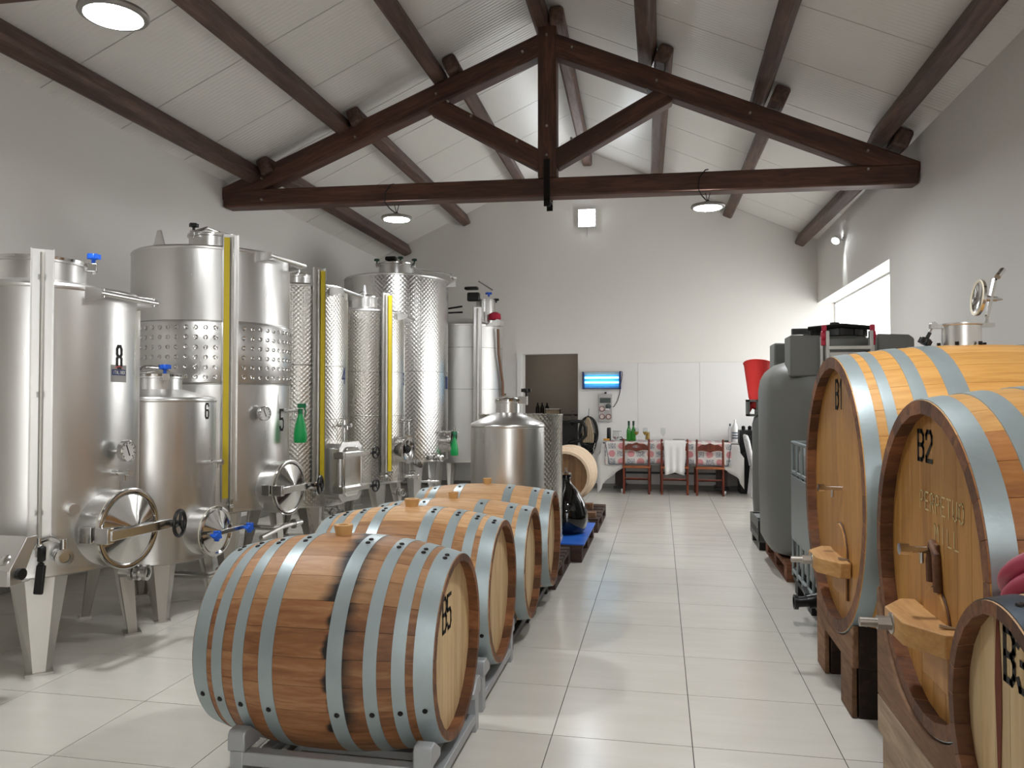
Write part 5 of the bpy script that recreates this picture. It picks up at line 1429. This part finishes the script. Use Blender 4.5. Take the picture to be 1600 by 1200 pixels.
m = MB(); m.lathe([(.013, .243), (.013, .275), (.006, .285), (.0005, .286)], 14); part('cap', m, M['smoke'], t)
t = thing('water_bottle', 'clear ribbed water bottle with grey label at the right end', 'bottle', (1.145, 12.40, TT))
m = MB(); prof = [(.0005, 0), (.04, 0)]
for k in range(7): prof += [(.043, .01 + k * .028), (.039, .024 + k * .028)]
prof += [(.043, .215), (.038, .25), (.016, .30), (.015, .325)]
m.lathe(prof, 24); part('body', m, M['white'], t)
for k in range(3):
    m = MB(); m.lathe([(.0435, .05 + k * .04), (.0445, .055 + k * .04), (.0445, .068 + k * .04), (.0435, .072 + k * .04)], 24); part('label_band', m, M['border'], t)
m = MB(); m.lathe([(.017, .322), (.017, .345), (.0005, .346)], 14); part('cap', m, M['white'], t)
m = MB(); m.box((0, 0, .012), (.09, .05, .024)); o = part('remote_control', m, M['blk'], None, .006); o.location = (1.0, 12.36, TT); tag(o, 'small black remote lying left of the white bottle', 'remote')

# ---- on and by the back wall
t = thing('insect_lamp', 'blue glowing insect killer lamp on the back wall', 'lamp', (-.955, YB - .012, 1.80))
m = MB(); m.box((0, -.008, 0), (.58, .016, .25)); part('reflector', m, M['uv_panel'], t)
m = MB(); m.box((0, -.05, .135), (.60, .09, .02)); m.box((0, -.02, .11), (.58, .03, .035)); part('top_cover', m, M['socket'], t, .003)
m = MB(); m.box((0, -.05, -.138), (.60, .09, .012)); part('tray', m, M['navy'], t)
for s in (-1, 1):
    m = MB(); m.box((s * .305, -.05, 0), (.03, .10, .29)); part('end_cap', m, M['navy'], t, .006)
for zz in (.045, -.035):
    m = MB(); m.tube((-.28, -.055, zz), (.28, -.055, zz), .013, n=12); part('uv_tube', m, M['uv_tube'], t)
for zz in (.085, .005, -.075, -.11):
    m = MB(); m.tube((-.29, -.092, zz), (.29, -.092, zz), .003, n=6); part('guard_wire', m, M['navy'], t)
m = MB(); m.path([(.30, -.04, .15), (.34, -.03, .14), (.34, -.02, .09), (.31, -.01, -.1), (.30, -.006, -.2), (.26, -.006, -.34), (.20, -.008, -.44), (.10, -.02, -.455)], .006, 6); part('power_cord', m, M['blk'], t)
t = thing('socket_box', 'light grey socket box with round outlets below the blue lamp', 'socket box', (-.893, YB - .012, 1.34))
m = MB(); m.box((0, -.03, 0), (.23, .06, .46)); part('box', m, M['socket'], t, .008)
m = MB(); m.box((.0, -.064, .125), (.18, .012, .085)); part('breaker_window', m, M['smoke'], t, .003)
m = MB(); m.box((0, -.02, .25), (.035, .03, .03)); part('cable_gland', m, M['blk'], t, .004)
for (x, zz) in ((-.055, -.015), (-.055, -.145), (.055, -.145)):
    m = MB(); m.lathe([(.034, 0), (.046, .0), (.046, .016), (.036, .02)], 24, (x, -.06, zz), (0, -1, 0)); q = part('outlet_ring', m, M['sockr'], t)
    m = MB(); m.disc(.037, (x, -.071, zz), (0, -1, 0), 24); part('outlet_face', m, M['sockw'], q)
m = MB(); m.lathe([(.034, 0), (.046, 0), (.046, .02), (.0005, .03)], 24, (.05, -.06, .025), (0, -1, 0)); part('outlet_cover', m, M['smoke'], t)
m = MB(); m.tube((.0, -.075, -.025), (.06, -.09, -.025), .016, n=12); part('plug', m, M['white'], t)
t = thing('hose_coil', 'black cable and beige rope coiled on a hook by the doorway', 'hose', (-1.18, YB - .012, .89))
m = MB(); m.tube((0, -.0, .30), (0, -.07, .30), .012, n=8); m.ball((0, -.07, .305), .018, 8); m.tube((0, -.005, .32), (0.01, -.005, .44), .003, n=5); part('hook', m, M['iron'], t)
for k in range(8):
    rx, rz = .155 + .006 * (k % 3) - .004 * k, .25 + .012 * k
    m = MB(); m.path([(rx * sin(2 * pi * q / 32) * (1 if True else 1), -.03 - .012 * (k % 4) + .008 * sin(q * .7 + k), .30 - rz * (1 - cos(2 * pi * q / 32))) for q in range(32)], .0125 if k < 5 else .008, 8, closed=True); part('cable_loop', m, M['blk'], t)
for k in range(6):
    rx, rz, dx = .11 + .008 * (k % 4), .14 + .01 * k, .02 * sin(k * 2.1)
    m = MB(); m.path([(dx + rx * sin(2 * pi * q / 28), -.055 - .01 * (k % 3), -.04 - .012 * k - rz * .9 * cos(2 * pi * q / 28) * .8) for q in range(28)], .009, 8, closed=True); part('cable_loop', m, M['blk'], t)
m = MB()
for k in range(5): m.path([(.075 * (k - 2) / 2 * sin(pi * q / 14 * .62) , -.085, .29 - .42 * q / 14) for q in range(15)], .022, 8)
part('beige_rope', m, M['beige'], t, label='beige rope hank')

t = thing('cabinet', 'black cabinet with a grab handle in the doorway', 'cabinet', (-1.60, 13.55, 0))
m = MB(); m.box((0, 0, .56), (.48, .5, 1.12)); part('body', m, M['blk'], t, .01)
m = MB(); m.box((.02, -.255, .56), (.40, .012, 1.02)); part('door', m, plain('black_gloss', '1c1c1d', .25), t, .004)
m = MB(); m.path([(.10, -.26, 1.06), (.11, -.50, 1.10), (.15, -.74, 1.12), (.32, -.745, 1.11), (.38, -.745, 1.02), (.38, -.745, .88), (.30, -.745, .80), (.13, -.73, .76), (.08, -.5, .74), (.05, -.26, .72)], .03, 10); part('handle', m, M['blk'], t)
for i, (x, y) in enumerate(((-.17, -.1), (.10, -.12))):
    t = thing('wine_glass', ('left', 'right')[i] + ' upturned glass on the black cabinet in the doorway', 'glass', (-1.60 + x, 13.55 + y, 1.12), 0, 'glasses on the black cabinet')
    m = MB(); m.lathe([(.028, 0), (.034, .06), (.028, .085), (.004, .095), (.004, .15), (.03, .157), (.03, .16), (.0005, .16)], 20); part('glass', m, M['glass'], t)
t = thing('store_fill_lamp', 'small added ceiling lamp brightening the store room, unseen above the doorway', 'lamp', (-1.9, 13.9, 2.74))  # out-of-view lamp added to lift the dim room beyond the doorway
m = MB(); m.lathe([(.12, .0), (.12, -.03), (.0005, -.035)], 24); part('diffuser', m, emis('store_fill_glow', 'fff2e0', 34), t)
m = MB(); m.lathe([(.13, .01), (.135, -.015), (.121, -.02), (.121, 0)], 24); part('rim', m, M['lampring'], t)
t = thing('shelf_unit', 'dim shelf in the store room holding dark bottles', 'shelf', (-2.05, 14.4, 0))
m = MB(); m.box((0, 0, 1.19), (1.3, .34, .03)); part('shelf_board', m, M['dkbrown'], t)
for s in (-1, 1): m = MB(); m.box((s * .62, 0, .59), (.04, .3, 1.18)); part('upright', m, M['dkbrown'], t)
for k, (x, h) in enumerate(((-2.27, 1.0), (-2.185, 1.0), (-2.10, 1.0))):
    m = MB(); m.lathe([(.0005, 0), (.037, 0), (.037, .12), (.02, .165), (.015, .18), (.015, .215), (.0005, .216)], 18); o = part('dark_bottle', m, M['glass_blk']); o.location = (x, 14.36 - .06 * (k == 2) * -1, 1.206)
    tag(o, ('leftmost dark bottle on the store room shelf', 'middle dark bottle on the store room shelf', 'third dark bottle, partly behind the pale box')[k], 'bottle', 'dark bottles in the store room')
t = thing('carton', 'pale open box on the store room shelf', 'box', (-1.97, 14.32, 1.206))
m = MB(); m.box((0, 0, .045), (.26, .16, .09)); part('body', m, M['beige'], t, .004)
m = MB(); m.box((0, 0, .095), (.275, .175, .012)); part('rim', m, M['linen'], t, .002)

t = thing('garden_chair', 'white plastic garden chair behind the grey tanks', 'chair', (1.60, 12.24, 0), radians(-90))
for s in (-1, 1):
    m = MB(); m.beam((s * .24, .2, 0), (s * .22, .22, .43), .05, .05); part('front_leg', m, M['white'], t, .008)
    m = MB(); m.beam((s * .24, -.24, 0), (s * .21, -.2, .43), .05, .05); part('rear_leg', m, M['white'], t, .008)
    m = MB(); m.box((s * .25, 0, .64), (.05, .46, .03)); m.beam((s * .25, .21, .42), (s * .25, .22, .63), .04, .04); part('armrest', m, M['white'], t, .01)
m = MB(); m.box((0, 0, .43), (.46, .46, .03)); part('seat', m, M['white'], t, .012)
for k in range(5):
    x = -.19 + .095 * k; m = MB(); m.beam((x, -.21, .45), (x * 1.05, -.30, .88), .06, .015, (0, 1, 0)); part('back_slat', m, M['white'], t, .004)
m = MB(); m.path([(-.23, -.22, .45), (-.23, -.30, .86), (-.16, -.315, .92), (.16, -.315, .92), (.23, -.30, .86), (.23, -.22, .45)], .022, 8); part('back_frame', m, M['white'], t)
t = thing('coffee_machine', 'black appliance with jars on its top beside the table end', 'appliance', (1.48, 12.74, 0))
m = MB(); m.box((0, 0, .33), (.5, .38, .66)); part('stand', m, M['blk'], t, .006)
m = MB(); m.box((-.02, -.02, .83), (.46, .34, .33)); part('body', m, M['blk'], t, .012)
for k in range(3):
    m = MB(); m.box((-.02, -.195, .75 + .07 * k), (.36, .012, .035)); part('drawer_front', m, plain('black_drawer', '202022', .3), t, .003)
for k in range(4):
    m = MB(); m.lathe([(.0005, 0), (.028, 0), (.03, .05), (.02, .06), (.0005, .07)], 14, (-.18 + .1 * k, -.05 + .03 * (k % 2), .996)); part('jar', m, M['iron'], t)

# stainless outlet tray at the left edge, belonging to a tank outside the frame
t = thing('drip_tray', 'stainless bracket with black bolt at the left picture edge', 'bracket', (-3.12, 3.20, .57))
m = MB(); m.box((-.12, 0, .035), (.30, .012, .075)); m.box((-.12, .06, .004), (.30, .13, .01)); m.prism([(0, 0), (.07, 0), (.17, .22), (.10, .22), (0, .075)], (.03, -.006, 0), (0, 1, 0), (0, 0, 1), .01); part('bracket', m, M['steel2'], t, .003)
m = MB(); m.prism([(0, 0), (.10, .145), (.10, .155), (0, .01)], (-.27, -.0, .07), (0, 1, 0), (0, 0, 1), .30); part('tray_back', m, M['steel2'], t)
m = MB(); m.tube((.035, .05, .05), (.06, .05, .05), .028, n=14); part('bolt', m, M['blk'], t)
m = MB(); m.tube((-.12, .05, .08), (-.02, .05, .1), .04, n=14); m.tube((-.22, .06, .05), (-.22, .06, -.60), .03, n=12); m.ball((-.02, .05, .1), .045, 10); part('pipe_stub', m, M['pipe'], t)
